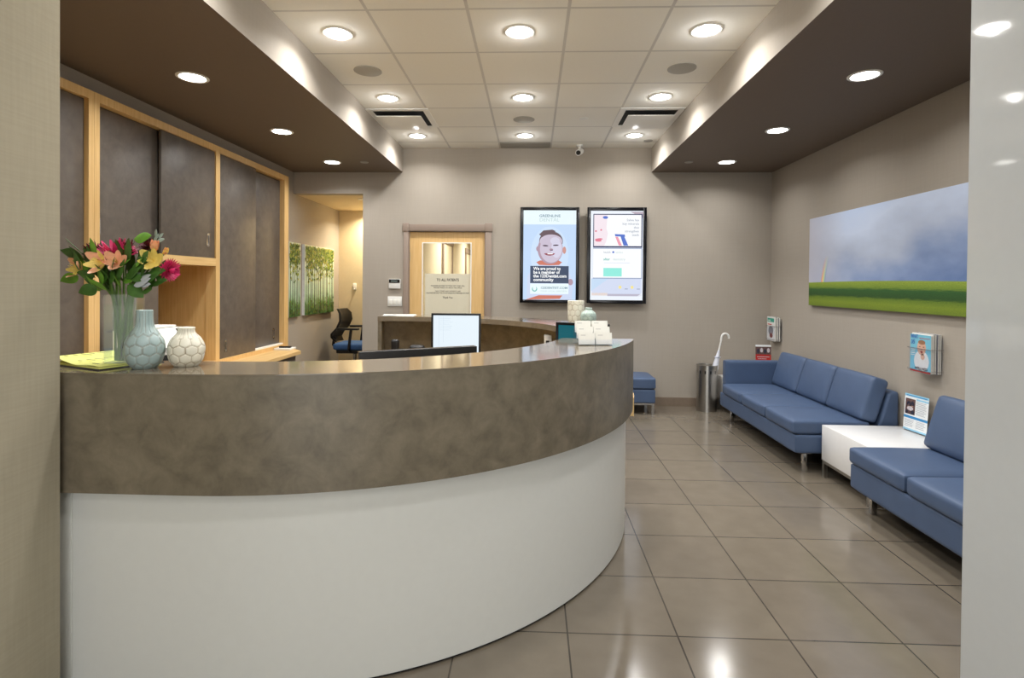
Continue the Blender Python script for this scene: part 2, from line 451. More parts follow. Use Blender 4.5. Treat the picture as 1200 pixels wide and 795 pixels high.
# ================================================================== CEILING FITTINGS
LCOL = (1.0, 0.985, 0.965)
def downlight_proto():
    t = thing('recessed_downlight', 'x', 'ceiling light', (0, 0, 0), 0, 'recessed ceiling lights')
    m = M(WHITEP); m.lathe([(0.078, 0.0), (0.098, 0.0), (0.098, -0.003), (0.092, -0.007), (0.078, -0.005), (0.078, 0.0)], n=40); m.build('trim_ring', t, local=True)
    m = M(LENS); m.cyl((0, 0, 0.0), (0, 0, -0.004), 0.0785, n=40); m.build('diffuser', t, local=True)
    return t
DL = downlight_proto(); first = [True]
def downlight(x, y, z, label, energy, col=LCOL, group='recessed ceiling lights', spread=2.55):
    if first[0]:
        t = DL; t.location = (x, y, z); t['label'] = label; first[0] = False; t['group'] = group
    else: t = dup(DL, (x, y, z), 0, label, group)
    L = bpy.data.lights.new('lamp', 'AREA'); L.shape = 'DISK'; L.size = 0.15; L.energy = energy; L.color = col; L.spread = spread
    lo = bpy.data.objects.new('lamp', L); C.objects.link(lo); lo.location = (x, y, z - 0.009)
    if z < 3.0: return t
    L2 = bpy.data.lights.new('ceiling_fill', 'POINT'); L2.shadow_soft_size = 0.018; L2.energy = energy * 0.17; L2.color = col  # extra point light added below the fitting to brighten the ceiling tiles
    lo2 = bpy.data.objects.new('ceiling_fill', L2); C.objects.link(lo2); lo2.location = (x, y, z - 0.03)
    return t
E_C, E_S = 10.2, 8.0
near = {3.49: 'nearest', 4.715: 'second nearest', 5.92: 'farthest'}
for yy, word in near.items():
    for xx, col in ((-1.28, 'left'), (-0.098, 'middle'), (1.085, 'right')):
        downlight(xx, yy, ZC, 'round recessed light, %s in the %s row of the white tiled ceiling' % (word, col), E_C)
    downlight(-2.225, yy if yy > 4 else 3.46, ZS, 'round recessed light, %s in the brown soffit above the wall cabinets' % word, E_S)
    downlight(2.073, yy if yy > 4 else 3.50, ZS, 'round recessed light, %s in the brown soffit above the blue sofas' % word, E_S * 0.8)
for xx, yy, w in ((-0.1, 2.3, 'over the front of the desk'), (1.085, 2.3, 'over the tiles right of the desk'), (-1.28, 2.3, 'over the vases at the left end of the desk'), (-0.1, 0.9, 'in the entrance passage nearest the room'), (-0.1, -0.6, 'in the middle of the entrance passage'), (-0.1, -2.0, 'in the entrance passage by the added rear opening')):
    downlight(xx, yy, ZC, 'round recessed light %s' % w, E_C)
downlight(2.073, 2.3, ZS, 'round recessed light in the brown soffit above the near blue sofa', E_S * 0.7)
downlight(-2.225, 2.3, ZS, 'round recessed light in the brown soffit by the entrance wall', E_S)
WARM = (1.0, 0.86, 0.63)
downlight(-2.30, 7.80, 2.5, 'warm recessed light inside the small recess with the office chair', 25, WARM)
downlight(-0.7, 8.2, 2.6, 'recessed hallway light near the glazed door', 40, (1, .93, .8)); downlight(-0.7, 11.0, 2.6, 'recessed hallway light at the far end', 40, (1, .93, .8))

def disc_thing(name, label, cat, x, y, z, r, mat, group=None, ring=True):
    m = M(mat); m.lathe([(0.0, -0.006), (r * 0.92, -0.006), (r, -0.004), (r, 0.0)], (x, y, z), n=40)
    t = m.build(name, origin=(x, y, z)); return tag(t, label, cat, group)
disc_thing('ceiling_speaker', 'round grey speaker grille in the left part of the tiled ceiling', 'speaker', -1.272, 4.108, ZC, 0.105, GRILLE, 'ceiling speakers')
disc_thing('ceiling_speaker', 'round grey speaker grille in the right part of the tiled ceiling', 'speaker', 1.097, 4.10, ZC, 0.105, GRILLE, 'ceiling speakers')
disc_thing('ceiling_speaker', 'round grey speaker grille in the middle of the ceiling before the back wall', 'speaker', -0.10, 5.344, ZC, 0.105, GRILLE, 'ceiling speakers')
disc_thing('ceiling_sprinkler_cover', 'small round white cover on the ceiling left of the right air diffuser', 'sprinkler', 0.483, 5.323, ZC, 0.045, WHITEP, 'sprinkler covers')
disc_thing('ceiling_sprinkler_cover', 'small round cover at the far end of the left brown soffit', 'sprinkler', -1.865, 5.92, ZS, 0.045, GREYP, 'sprinkler covers')
disc_thing('ceiling_sprinkler_cover', 'small round cover at the far end of the right brown soffit', 'sprinkler', 1.669, 5.92, ZS, 0.045, GREYP, 'sprinkler covers')
disc_thing('ceiling_sprinkler_cover', 'small round cover in the ceiling corner against the right soffit', 'sprinkler', 1.28, 6.14, ZC, 0.05, GREYP, 'sprinkler covers')
disc_thing('ceiling_sprinkler_cover', 'small round white cover on the ceiling of the left recess', 'sprinkler', -2.20, 6.88, 2.5, 0.05, WHITEP, 'sprinkler covers')
def diffuser(cx, cy, label):
    t = thing('air_diffuser', label, 'air vent', (cx, cy, ZC), 0, 'ceiling air diffusers')
    M(DARKGAP).box((-0.25, -0.25, -0.004), (0.25, 0.25, 0), bev=0).build('throat', t, local=True)
    m = M(WHITEP)
    for a, b in (((-0.293, -0.293), (0.293, -0.24)), ((-0.293, 0.24), (0.293, 0.293)), ((-0.293, -0.24), (-0.24, 0.24)), ((0.24, -0.24), (0.293, 0.24))): m.box((a[0], a[1], -0.008), (b[0], b[1], 0))
    m.build('frame', t, local=True)
    M(WHITEP).box((-0.215, -0.215, -0.05), (0.215, 0.215, -0.042), bev=0.003).build('face_plate', t, local=True)
    m = M(STEEL)
    for a in (-1, 1): M(STEEL).cyl((0.1 * a, 0, -0.043), (0.1 * a, 0, -0.003), 0.006, n=8).build('hanger', t, local=True)
    return t
d1 = diffuser(-1.279, 5.29, 'square white air diffuser in the ceiling beside the left soffit')
dup(d1, (1.085, 5.29, ZC), 0, 'square white air diffuser in the ceiling beside the right soffit')
# access strip by the back wall
tag(M(GREYP).box((-0.39, 6.2, ZC - 0.006), (0.19, 6.44, ZC)).build('ceiling_panel'), 'narrow grey infill panel in the ceiling against the back wall', 'ceiling panel')
# security camera
t = thing('security_camera', 'small white security camera hung at the top of the back wall', 'camera', (0.53, 6.33, 2.95))
M(WHITEP).lathe([(0.0, 0.0), (0.04, 0.0), (0.04, -0.02), (0.0, -0.02)], (0.53, 6.33, ZC), n=24).build('ceiling_mount', t)
M(WHITEP).cyl((0.53, 6.33, 3.03), (0.53, 6.33, 2.97), 0.015, n=12).build('stem', t)
M(WHITEP).cyl((0.55, 6.37, 2.985), (0.51, 6.25, 2.94), 0.036, n=20).build('body', t)
M(BLACK).cyl((0.511, 6.253, 2.941), (0.508, 6.244, 2.938), 0.026, n=20).build('lens', t)

# ================================================================== TELEVISIONS
EMI = lambda n, c, s=1.0: emit('screen_' + n, c, s)
def tv_case(label, x0, x1, z0, z1, bez):
    cx = (x0 + x1) / 2
    t = thing('wall_mounted_television', label, 'television', (cx, YB, z0), 0, 'wall televisions')
    M(BLACK).box((x0 + 0.02, 6.395, z0 + 0.02), (x1 - 0.02, 6.43, z1 - 0.02)).build('casing', t)
    m = M(BEZEL)
    m.box((x0, 6.375, z0), (x0 + bez, 6.40, z1), bev=0.003); m.box((x1 - bez, 6.375, z0), (x1, 6.40, z1), bev=0.003)
    m.box((x0 + bez, 6.375, z0), (x1 - bez, 6.40, z0 + bez), bev=0.003); m.box((x0 + bez, 6.375, z1 - bez), (x1 - bez, 6.40, z1), bev=0.003)
    m.build('bezel', t)
    M(BLACK).box((cx - 0.2, 6.43, (z0 + z1) / 2 - 0.2), (cx + 0.2, 6.46, (z0 + z1) / 2 + 0.2)).build('wall_bracket', t)
    return t
x0, x1, z0, z1, bz = -0.151, 0.541, 1.209, 2.334, 0.037
t = tv_case('left portrait television on the back wall showing a smiling baby', x0, x1, z0, z1, bz)
W, Hh = x1 - x0 - 2 * bz, z1 - z0 - 2 * bz
p = Pic((x0 + bz, 6.385, z0 + bz), (1, 0, 0), (0, 0, 1), (0, -1, 0), 0.0005)
S_BG = EMI('pale_blue', (196, 220, 250)); S_WH = EMI('white', (236, 250, 255)); S_NAVY = EMI('navy', (58, 72, 100)); S_SKIN = EMI('skin', (206, 194, 212)); S_SKS = EMI('skin_shade', (178, 150, 166)); S_HAIR = EMI('hair', (104, 84, 92)); S_RED = EMI('coral', (206, 120, 100)); S_TXTG = EMI('grey_lettering', (120, 150, 165)); S_PALE = EMI('pale_lettering', (190, 214, 214)); S_SHIRT = EMI('shirt', (206, 218, 244)); S_MOUTH = EMI('mouth', (150, 70, 84)); S_TEAL = EMI('teal', (110, 190, 180)); S_DK = EMI('dark_eye', (80, 62, 78)); S_PINK = EMI('cheek', (230, 180, 186)); S_PURE = EMI('paper_white', (252, 254, 255)); S_HL = EMI('highlight', (216, 212, 232))
p.rect(0, 0, W, Hh, S_BG); p.lay()
p.rect(0, Hh * 0.842, W, Hh, S_WH)
p.ell(W * 0.5, Hh * 0.5, W * 0.36, Hh * 0.32, EMI('glow_blue', (206, 227, 252)))
p.lay()
p.poly([(W * 0.07, 0.0), (W * 0.08, Hh * 0.26), (W * 0.16, Hh * 0.33), (W * 0.36, Hh * 0.40), (W * 0.70, Hh * 0.40), (W * 0.88, Hh * 0.31), (W * 0.95, Hh * 0.17), (W * 0.93, 0)], S_SHIRT)
p.lay(); p.poly([(W * 0.32, Hh * .44), (W * .25, Hh * .42), (W * .30, Hh * .39), (W * .5, Hh * .385), (W * .68, Hh * .39), (W * .74, Hh * .42), (W * .66, Hh * .445)], S_RED)
p.poly([(W * .05, 0), (W * .3, Hh * .05), (W * .75, Hh * .05), (W * .7, 0.012)], S_RED)
p.ell(W * .90, Hh * .20, W * .05, Hh * .035, S_SKS)
p.lay(); p.ell(W * 0.275, Hh * 0.57, W * .03, Hh * .028, S_SKS); p.ell(W * 0.78, Hh * 0.555, W * .033, Hh * .04, EMI('ear', (206, 150, 140)))
p.lay(); p.ell(W * 0.525, Hh * 0.655, W * 0.225, Hh * 0.112, S_HAIR)
p.lay(); p.ell(W * 0.512, Hh * 0.565, W * 0.24, Hh * 0.165, S_SKS)
p.lay(); p.ell(W * 0.53, Hh * 0.57, W * 0.215, Hh * 0.155, S_SKIN)
p.ell(W * 0.525, Hh * 0.655, W * 0.215, Hh * 0.075, S_SKIN)
p.lay(); p.ell(W * .63, Hh * .57, W * .10, Hh * .10, S_HL); p.ell(W * .60, Hh * .66, W * .09, Hh * .04, S_HL)
p.poly([(W * .30, Hh * .73), (W * .38, Hh * .775), (W * .55, Hh * .785), (W * .62, Hh * .765), (W * .46, Hh * .745), (W * .36, Hh * .70)], S_HAIR)
p.lay(); p.ell(W * .42, Hh * .605, W * .055, Hh * .008, S_DK, rot=-.05); p.ell(W * .615, Hh * .61, W * .055, Hh * .008, S_DK, rot=.05)
p.ell(W * .53, Hh * .562, W * .035, Hh * .013, S_SKS); p.ell(W * .535, Hh * .555, W * .028, Hh * .006, S_DK)
p.ell(W * .50, Hh * .52, W * .10, Hh * .026, S_MOUTH, t0=PI, t1=2 * PI); p.lay(); p.rect(W * .46, Hh * .509, W * .56, Hh * .52, S_PURE)
p.lay(); p.rect(W * 0.135, Hh * 0.185, W * 0.865, Hh * 0.378, S_NAVY); p.rect(W * .135, Hh * .065, W * .865, Hh * .18, S_WH); p.lay()
for i, s in enumerate(('We are proud to', 'be a member of', 'the 123Dentist.com', 'community')):
    p.text(s, W * 0.195, Hh * (0.333 - i * 0.0415), 0.052, S_PURE, 0.0016, width=[W * .52, W * .5, W * .63, W * .385][i])
p.text('123DENTIST.COM', W * .33, Hh * .122, 0.036, S_TXTG, 0.0008, width=W * .5)
p.text('YOUR LOCAL DENTISTS', W * .33, Hh * .088, 0.026, S_PALE, 0.0002, width=W * .5)
p.ell(W * .22, Hh * .12, W * .05, Hh * .03, S_TEAL); p.lay(); p.ell(W * .22, Hh * .128, W * .034, Hh * .026, S_WH); p.rect(W * .2, Hh * .12, W * .24, Hh * .152, S_WH)
p.text('GREENLINE', W * .5, Hh * .925, 0.042, S_TXTG, 0.0008, 'CENTER', W * .40)
p.text('DENTAL', W * .49, Hh * .876, 0.056, S_PALE, 0.0, 'CENTER', W * .37)
p.m.build('screen', t)

x0, x1, z0, z1, bz = 0.633, 1.323, 1.209, 2.334, 0.040
t = tv_case('right portrait television on the back wall showing white information slides', x0, x1, z0, z1, bz)
W, Hh = x1 - x0 - 2 * bz, z1 - z0 - 2 * bz
p = Pic((x0 + bz, 6.385, z0 + bz), (1, 0, 0), (0, 0, 1), (0, -1, 0), 0.0005)
S_LAV = EMI('lavender', (214, 222, 244)); S_BG2 = EMI('cool_white', (240, 246, 255)); S_BLUE = EMI('toothbrush_blue', (90, 120, 205)); S_GR = EMI('grey_text', (150, 160, 180)); S_FACE = EMI('pale_face', (246, 232, 240)); S_LIP = EMI('lips', (226, 130, 150)); S_AQ = EMI('aqua_button', (150, 238, 224)); S_BRD = EMI('slide_border', (36, 48, 92)); S_YEL = EMI('weather_sun', (250, 232, 150)); S_TAN = EMI('tan_strip', (236, 214, 196)); S_ORG = EMI('orange', (244, 208, 150)); S_PK = EMI('pink_brush', (240, 160, 180))
p.rect(0, 0, W, Hh, S_BG2); p.lay()
p.rect(W * .03, Hh * .05, W * .98, Hh * .245, S_LAV)
p.rect(W * .03, Hh * .05, W * .33, Hh * .08, S_TAN); p.poly([(W * .75, 0.99 * Hh), (W, Hh * .92), (W, Hh * .99)], EMI('mauve_corner', (190, 176, 190)))
p.lay(); p.poly([(0.02 * W, .1 * Hh), (.35 * W, .24 * Hh), (.02 * W, .24 * Hh)], EMI('sky_strip', (200, 222, 246))); p.rect(W * .33, Hh * .045, W * .98, Hh * .07, EMI('mauve_strip', (190, 186, 204)))
p.ell(W * .57, Hh * .145, W * .028, Hh * .018, S_YEL); p.ell(W * .80, Hh * .145, W * .028, Hh * .018, S_YEL); p.rect(W * .66, Hh * .122, W * .72, Hh * .13, S_GR); p.rect(W * .89, Hh * .122, W * .95, Hh * .13, S_GR)
p.poly([(W * .86, .03 * Hh), (W * .98, .03 * Hh), (W * .98, .08 * Hh)], S_BG2)
p.lay(); p.rect(W * .05, Hh * .588, W * .985, Hh * .965, S_BRD); p.rect(W * .05, Hh * .24, W * .985, Hh * .584, EMI('soft_edge', (150, 164, 196)))
p.lay(); p.rect(W * .065, Hh * .605, W * .965, Hh * .955, S_PURE); p.rect(W * .052, Hh * .25, W * .97, Hh * .575, S_PURE)
p.lay(); p.poly([(W * .066, Hh * .606), (W * .066, Hh * .954), (W * .32, Hh * .954), (W * .30, Hh * .80), (W * .33, Hh * .75), (W * .30, Hh * .66), (W * .26, Hh * .606)], S_FACE)
p.lay(); p.ell(W * .155, Hh * .68, W * .075, Hh * .012, S_LIP, rot=.1); p.ell(W * .15, Hh * .665, W * .06, Hh * .012, S_LIP)
p.ell(W * .28, Hh * .925, W * .05, Hh * .016, S_BLUE); p.ell(W * .2, Hh * .785, W * .018, Hh * .01, S_LIP); p.ell(W * .10, Hh * .772, W * .02, Hh * .01, S_LIP)
p.poly([(W * .46, Hh * .74), (W * .65, Hh * .735), (W * .66, Hh * .71), (W * .47, Hh * .715)], S_BLUE)
p.poly([(W * .57, Hh * .715), (W * .64, Hh * .715), (W * .72, Hh * .61), (W * .63, Hh * .61)], S_BLUE); p.poly([(W * .47, Hh * .71), (W * .52, Hh * .71), (W * .60, Hh * .61), (W * .54, Hh * .61)], S_PK)
for i, s in enumerate(('Saliva has', 'key minerals', 'that', 'strengthen', 'teeth')):
    p.text(s, W * .92, Hh * (.885 - i * .0415), 0.038, S_GR, 0.0002, 'RIGHT')
p.text('health', W * .25, Hh * .525, 0.034, S_GR); p.ell(W * .435, Hh * .537, W * .02, Hh * .012, S_BLUE); p.text('smiles', W * .48, Hh * .525, 0.034, S_PALE)
p.text('after', W * .25, Hh * .445, 0.04, S_TEAL, 0.0008); p.text('dentistry', W * .43, Hh * .445, 0.04, S_PALE); p.rect(W * .26, Hh * .415, W * .75, Hh * .42, S_LAV)
p.rect(W * .25, Hh * .265, W * .60, Hh * .36, S_AQ)
p.m.build('screen', t)

# switch plates left of the door
t = thing('control_switch', 'small white wall control with black display above the switch plate', 'thermostat', (-1.656, YB, 1.361))
M(WHITEP).box((-1.727, YB - 0.022, 1.361), (-1.586, YB, 1.475), bev=0.004).build('housing', t)
M(BEZEL).box((-1.722, YB - 0.025, 1.43), (-1.592, YB - 0.021, 1.472)).build('display', t)
p = Pic((-1.70, YB - 0.0255, 1.444), (1, 0, 0), (0, 0, 1), (0, -1, 0)); p.rect(0, 0, .08, .014, EMI('lcd', (110, 120, 112))); p.m.build('readout', t)
t = thing('light_switch', 'white triple switch plate below the wall control by the door', 'light switch', (-1.656, YB, 1.15))
M(WHITEP).box((-1.741, YB - 0.010, 1.15), (-1.570, YB, 1.267), bev=0.003).build('plate', t)
for i in range(3): M(PAPER).box((-1.722 + i * .05, YB - 0.016, 1.172), (-1.687 + i * .05, YB - 0.009, 1.232), bev=0.002).build('rocker', t)

# ================================================================== RECEPTION DESK (front)
DC = (-1.157, 3.555, 0)
A1 = -13.25
t = thing('reception_desk', 'large curved reception desk with slate brown top band and white base', 'reception desk', (-1.157, 1.9, 0))
def desk_line(r, a1, r_end=None, n=80, xe=-2.44, y1=None):
    """plan line of the desk: arc of radius r about DC, then straight to the left"""
    pts = []
    r_end = r if r_end is None else r_end
    if y1 is not None: a1 = math.degrees(math.asin((y1 - DC[1]) / r))
    for i in range(n + 1):
        u = i / n; a = math.radians(a1 + (-90 - a1) * u); rr = r + (r_end - r) * u
        pts.append((DC[0] + rr * math.cos(a), DC[1] + rr * math.sin(a)))
    for i in range(1, 9): pts.append((DC[0] + (xe - DC[0]) * i / 8, DC[1] - r_end))
    return pts
def desk_slab(m, pi_, po_, z0, z1, mat):
    vs = []; n = len(pi_) - 1
    for q, w in zip(pi_, po_):
        for c in (q, w):
            for z in (z0, z1): vs.append((c[0], c[1], z))
    fs = []
    for i in range(n):
        a, b = i * 4, (i + 1) * 4
        fs += [(a + 1, a + 3, b + 3, b + 1), (a, b, b + 2, a + 2), (a, a + 1, b + 1, b), (a + 2, b + 2, b + 3, a + 3)]
    fs += [(0, 2, 3, 1), (n * 4, n * 4 + 1, n * 4 + 3, n * 4 + 2)]
    m.add(vs, fs, mat)
RO = 1.7885
yend = DC[1] + RO * math.sin(math.radians(A1))
m = M(LAMTOP); desk_slab(m, desk_line(1.39, A1, 1.49, y1=yend), desk_line(RO, A1), 1.1145, 1.118, LAMTOP); m.build('counter_top', t)
m = M(LAM); desk_slab(m, desk_line(1.762, A1), desk_line(RO, A1), 0.71, 1.114, LAM); m.build('upper_band', t)
m = M(LAM); desk_slab(m, desk_line(1.391, A1, 1.491, y1=yend), desk_line(1.7615, A1), 1.082, 1.114, LAM); m.build('counter_core', t)
m = M(DESKW); desk_slab(m, desk_line(1.70, A1 + 1.5), desk_line(1.747, A1 + 1.5), 0.012, 0.7095, DESKW); m.build('base_panel', t)
m = M(DARKGAP); desk_slab(m, desk_line(1.70, A1 + 1.3), desk_line(1.738, A1 + 1.3), 0.0, 0.012, DARKGAP); m.build('toe_kick', t)
M(DESKW).box((-2.0, DC[1] - 1.754, 0.012), (-1.583, DC[1] - 1.7475, 0.7095), bev=0.001).build('end_stile', t)
m = M(LAMD); desk_slab(m, desk_line(1.64, A1), desk_line(1.6995, A1), 0.0, 1.0815, LAMD); m.build('inner_panel', t)
m = M(MAPLEH); desk_slab(m, desk_line(0.78, -2.0), desk_line(1.635, -2.0), 0.70, 0.73, MAPLEH); m.build('work_surface', t)
m = M(MAPLEH); m.arc(DC, 1.636, 1.793, 0.655, 0.765, -11.0, -2.0, n=10); m.build('end_cap', t)
for aa in (-88, -50, -5):
    m = M(LAMD); m.arc(DC, 1.05, 1.62, 0.0, 0.70, aa, aa + 1.2, n=2); m.build('support_panel', t)

# rear half of the desk
t = thing('reception_back_counter', 'curved rear counter with slate brown top behind the front desk, under the televisions', 'counter', (-0.4, 5.0, 0))
B0, B1 = 18.65, 101.0
m = M(LAMTOP); m.arc(DC, 1.42, 1.7885, 1.075, 1.118, B0, B1, n=60); m.build('counter_top', t)
m = M(LAM); m.arc(DC, 1.70, 1.765, 0.0, 1.0745, B0, B1, n=60); m.build('back_panel', t)
for e0 in (B1 - 1.4, B0):
    m = M(LAM); m.arc(DC, 1.44, 1.70, 0.0, 1.0745, e0, e0 + 1.4, n=2); m.build('end_panel', t)
m = M(MAPLEH); m.arc(DC, 0.82, 1.69, 0.70, 0.73, B0 + 2, B1 - 2, n=40); m.build('work_surface', t)
for aa in (25, 60, 94):
    m = M(LAMD); m.arc(DC, 1.0, 1.68, 0.0, 0.70, aa, aa + 1.2, n=2); m.build('support_panel', t)
ang = math.radians(24)
def on_arc(r, deg): 
    a = math.radians(deg); return DC[0] + r * math.cos(a), DC[1] + r * math.sin(a)

# ---- monitors
def monitor(label, loc, rotz, w, h, screen_fn, lift, tilt=0.0, stand_h=None):
    """screen faces local -Y; loc is on the work surface"""
    t = thing('computer_monitor', label, 'monitor', loc, rotz, 'desk monitors')
    z0 = lift; b = 0.016
    m = M(BLACK); m.box((-w / 2, 0.0, z0), (w / 2, 0.035, z0 + h), bev=0.004); m.box((-w * .3, 0.035, z0 + h * .15), (w * .3, 0.06, z0 + h * .8), bev=0.008); m.build('housing', t, local=True)
    m = M(BEZEL)
    m.box((-w / 2, -0.008, z0), (-w / 2 + b, 0, z0 + h)); m.box((w / 2 - b, -0.008, z0), (w / 2, 0, z0 + h)); m.box((-w / 2 + b, -0.008, z0), (w / 2 - b, 0, z0 + b * 1.2)); m.box((-w / 2 + b, -0.008, z0 + h - b), (w / 2 - b, 0, z0 + h))
    m.build('bezel', t, local=True)
    p = Pic((-w / 2 + b, -0.002, z0 + b * 1.2), (1, 0, 0), (0, 0, 1), (0, -1, 0), 0.0004)
    screen_fn(p, w - 2 * b, h - 2.2 * b); p.m.build('screen', t, local=True)
    m = M(BLACK); m.box((-0.03, 0.03, 0.012), (0.03, 0.055, z0 + h * .4), bev=0.004); m.build('stand_neck', t, local=True)
    m = M(BLACK); m.lathe([(0.0, 0.0), (0.11, 0.0), (0.108, 0.008), (0.04, 0.015), (0.0, 0.015)], (0, 0.05, 0), n=32); m.build('stand_base', t, local=True)
    return t
S_DOC = EMI('document_white', (232, 244, 252)); S_DOCL = EMI('document_lines', (198, 214, 230)); S_DARKT = EMI('dark_teal', (10, 92, 104)); S_BAR = EMI('task_bar', (110, 140, 180))
def scr_doc(p, w, h):
    p.rect(0, 0, w, h, S_DOC); p.lay()
    p.rect(0, 0, w, h * .035, S_BAR); p.rect(w * .12, h * .06, w * .125, h * .97, S_DOCL); p.rect(w * .22, h * .3, w * .224, h * .97, S_DOCL)
    for i in range(7): p.rect(w * .14, h * (.92 - i * .05), w * (.35 + .12 * random.random()), h * (.925 - i * .05), S_DOCL)
def scr_teal(p, w, h):
    p.rect(0, 0, w, h, S_DARKT); p.lay(); p.ell(w * .75, h * .2, w * .03, h * .05, EMI('coral_mark', (190, 90, 70)))
def scr_blank(p, w, h): p.rect(0, 0, w, h, S_DOC)
monitor('lit white-screen monitor facing the entrance in front of the maple door', (-0.625, 4.42, 0.73), 0.03, 0.405, 0.353, scr_doc, 0.10)
monitor('dark back of the wide monitor just behind the middle of the front counter', (-0.587, 2.80, 0.73), PI + 0.535, 0.63, 0.33, scr_blank, 0.03)
monitor('teal-screen monitor beside the card holder at the right of the desk', (0.305, 3.36, 0.73), -0.45, 0.34, 0.32, scr_teal, 0.14)

# ---- small things on the rear counter and work surface
t = thing('headset_stand', 'black rounded handset charger at the left end of the rear counter', 'telephone', (-1.19, 4.62, 0.73))
M(BLACK).box((-1.24, 4.58, 0.73), (-1.14, 4.66, 0.79), bev=0.015, seg=3).build('cradle', t)
M(BLACK).cushion((-1.215, 4.595, 0.78), (-1.145, 4.645, 0.945), 0.022).build('handset', t)
t = thing('desk_speaker', 'low black device between the handset charger and the lit monitor', 'speaker', (-0.98, 4.60, 0.73))
M(BLACK).cushion((-1.05, 4.56, 0.73), (-0.92, 4.64, 0.90), 0.03).build('body', t)
M(GREYP).cyl((-0.985, 4.561, 0.84), (-0.985, 4.556, 0.84), 0.03, n=20).build('cone', t)
x, y_ = 0.125, 4.30
t = thing('card_terminal', 'small white payment box under the right end of the rear counter', 'card reader', (x, y_, 0.73))
M(WHITEP).box((x - 0.03, y_ - 0.03, 0.73), (x + 0.028, y_ + 0.03, 1.03), bev=0.006).build('body', t)
M(BLACK).box((x - 0.018, y_ - 0.032, 0.955), (x + 0.008, y_ - 0.029, 0.985)).build('keypad', t)
tag(M(PAPER).box((x + 0.04, y_ + 0.02, 0.73), (x + 0.11, y_ + 0.03, 0.985)).build('envelope'), 'white envelope upright beside the payment box', 'envelope')
m = M(PAPER)
for i in range(4):
    m.box((-0.15, -0.105, 0.0015 * i), (0.15, 0.105, 0.0015 * i + 0.0012), xf=Matrix.Rotation(0.05 * i - 0.05, 4, 'Z'))
o = m.build('paper_sheets', local=True); o.location = (-1.27, 5.13, 1.118); o.rotation_euler = (0, 0, 0.08)
tag(o, 'loose white papers on the left end of the rear counter', 'paper')

# ---- vases with a honeycomb relief
def honey_vase(name, label, loc, prof, ncol, rows, body, seam, relief=0.0022, nz=72, na=120, zlo=0.02, zhi=0.9, neck=True):
    """prof: (radius, z) control points bottom to top; hexagon cells pressed into the wall"""
    zs = [q[1] for q in prof]; ztop = zs[-1]
    def R(z):
        for i in range(len(prof) - 1):
            if prof[i][1] <= z <= prof[i + 1][1]:
                p0 = prof[max(i - 1, 0)]; p1 = prof[i]; p2 = prof[i + 1]; p3 = prof[min(i + 2, len(prof) - 1)]
                u = (z - p1[1]) / (p2[1] - p1[1])
                m1 = (p2[0] - p0[0]) / max(p2[1] - p0[1], 1e-6) * (p2[1] - p1[1]); m2 = (p3[0] - p1[0]) / max(p3[1] - p1[1], 1e-6) * (p2[1] - p1[1])
                return (2 * u**3 - 3 * u**2 + 1) * p1[0] + (u**3 - 2 * u**2 + u) * m1 + (-2 * u**3 + 3 * u**2) * p2[0] + (u**3 - u**2) * m2
        return prof[-1][0]
    def hexd(a, z):
        u = a / (2 * PI) * ncol; v = (z / ztop) * rows; best = 9
        for j in range(int(v) - 1, int(v) + 3):
            off = 0.5 * (j % 2)
            i = round(u - off); du = abs(u - off - i); dv = abs(v - j) / 1.0
            best = min(best, max(du, du * 0.5 + dv * 0.75))
        return best if z < zhi * ztop else abs(a / (2 * PI) * ncol * 2 - round(a / (2 * PI) * ncol * 2))
    t = thing(name, label, 'vase', loc)
    m = M(body, seam); vs = []; fs = []; mt = []
    for i in range(nz + 1):
        z = ztop * i / nz; r = R(z)
        for k in range(na):
            a = 2 * PI * k / na; d = hexd(a, z); rel = 0
            fade = 1.0
            if d < 0.42: rel = relief * fade
            elif d < 0.48: rel = relief * fade * (0.48 - d) / 0.06
            vs.append(((r + rel) * math.cos(a), (r + rel) * math.sin(a), z))
    b = [m.bm.verts.new(v) for v in vs]
    for i in range(nz):
        z = ztop * (i + .5) / nz
        for k in range(na):
            f = m.bm.faces.new((b[i * na + k], b[i * na + (k + 1) % na], b[(i + 1) * na + (k + 1) % na], b[(i + 1) * na + k]))
            f.smooth = True
            f.material_index = 1 if hexd(2 * PI * (k + .5) / na, z) > 0.445 else 0
    m.bm.faces.new([b[k] for k in range(na)][::-1])
    o = m.build('body', t, local=True, smooth_angle=60)
    rt = R(ztop)
    M(body).lathe([(rt + 0.001, ztop - 0.003), (rt + 0.0025, ztop), (rt, ztop + 0.003), (rt - 0.005, ztop + 0.001), (rt - 0.006, ztop - 0.05), (0.0, ztop - 0.055)], n=48).build('rim', t, local=True)
    return t
TEALV = plain('grey_teal_glaze', (158, 178, 178), 0.3, var=0.05, vscale=25, coat=0.2)
TEALS = plain('grey_teal_seam', (150, 158, 152), 0.5, var=0.1)
WHV = plain('cream_glaze', (226, 222, 206), 0.3, var=0.03, coat=0.2)
WHS = plain('taupe_seam', (188, 178, 158), 0.5, var=0.1)
MINT = plain('pale_mint_glaze', (168, 186, 178), 0.3, var=0.05, coat=0.2)
MINTS = plain('mint_seam', (136, 154, 147), 0.5, var=0.1)
ZT = 1.118
honey_vase('ceramic_vase', 'tall grey-teal bottle vase with honeycomb pattern between glass vase and white vase', (-1.385, 1.885, ZT), [(0.034, 0), (0.051, 0.022), (0.061, 0.062), (0.058, 0.096), (0.042, 0.126), (0.028, 0.150), (0.024, 0.18), (0.024, 0.205)], 9, 6.0, TEALV, TEALS, zhi=0.62)
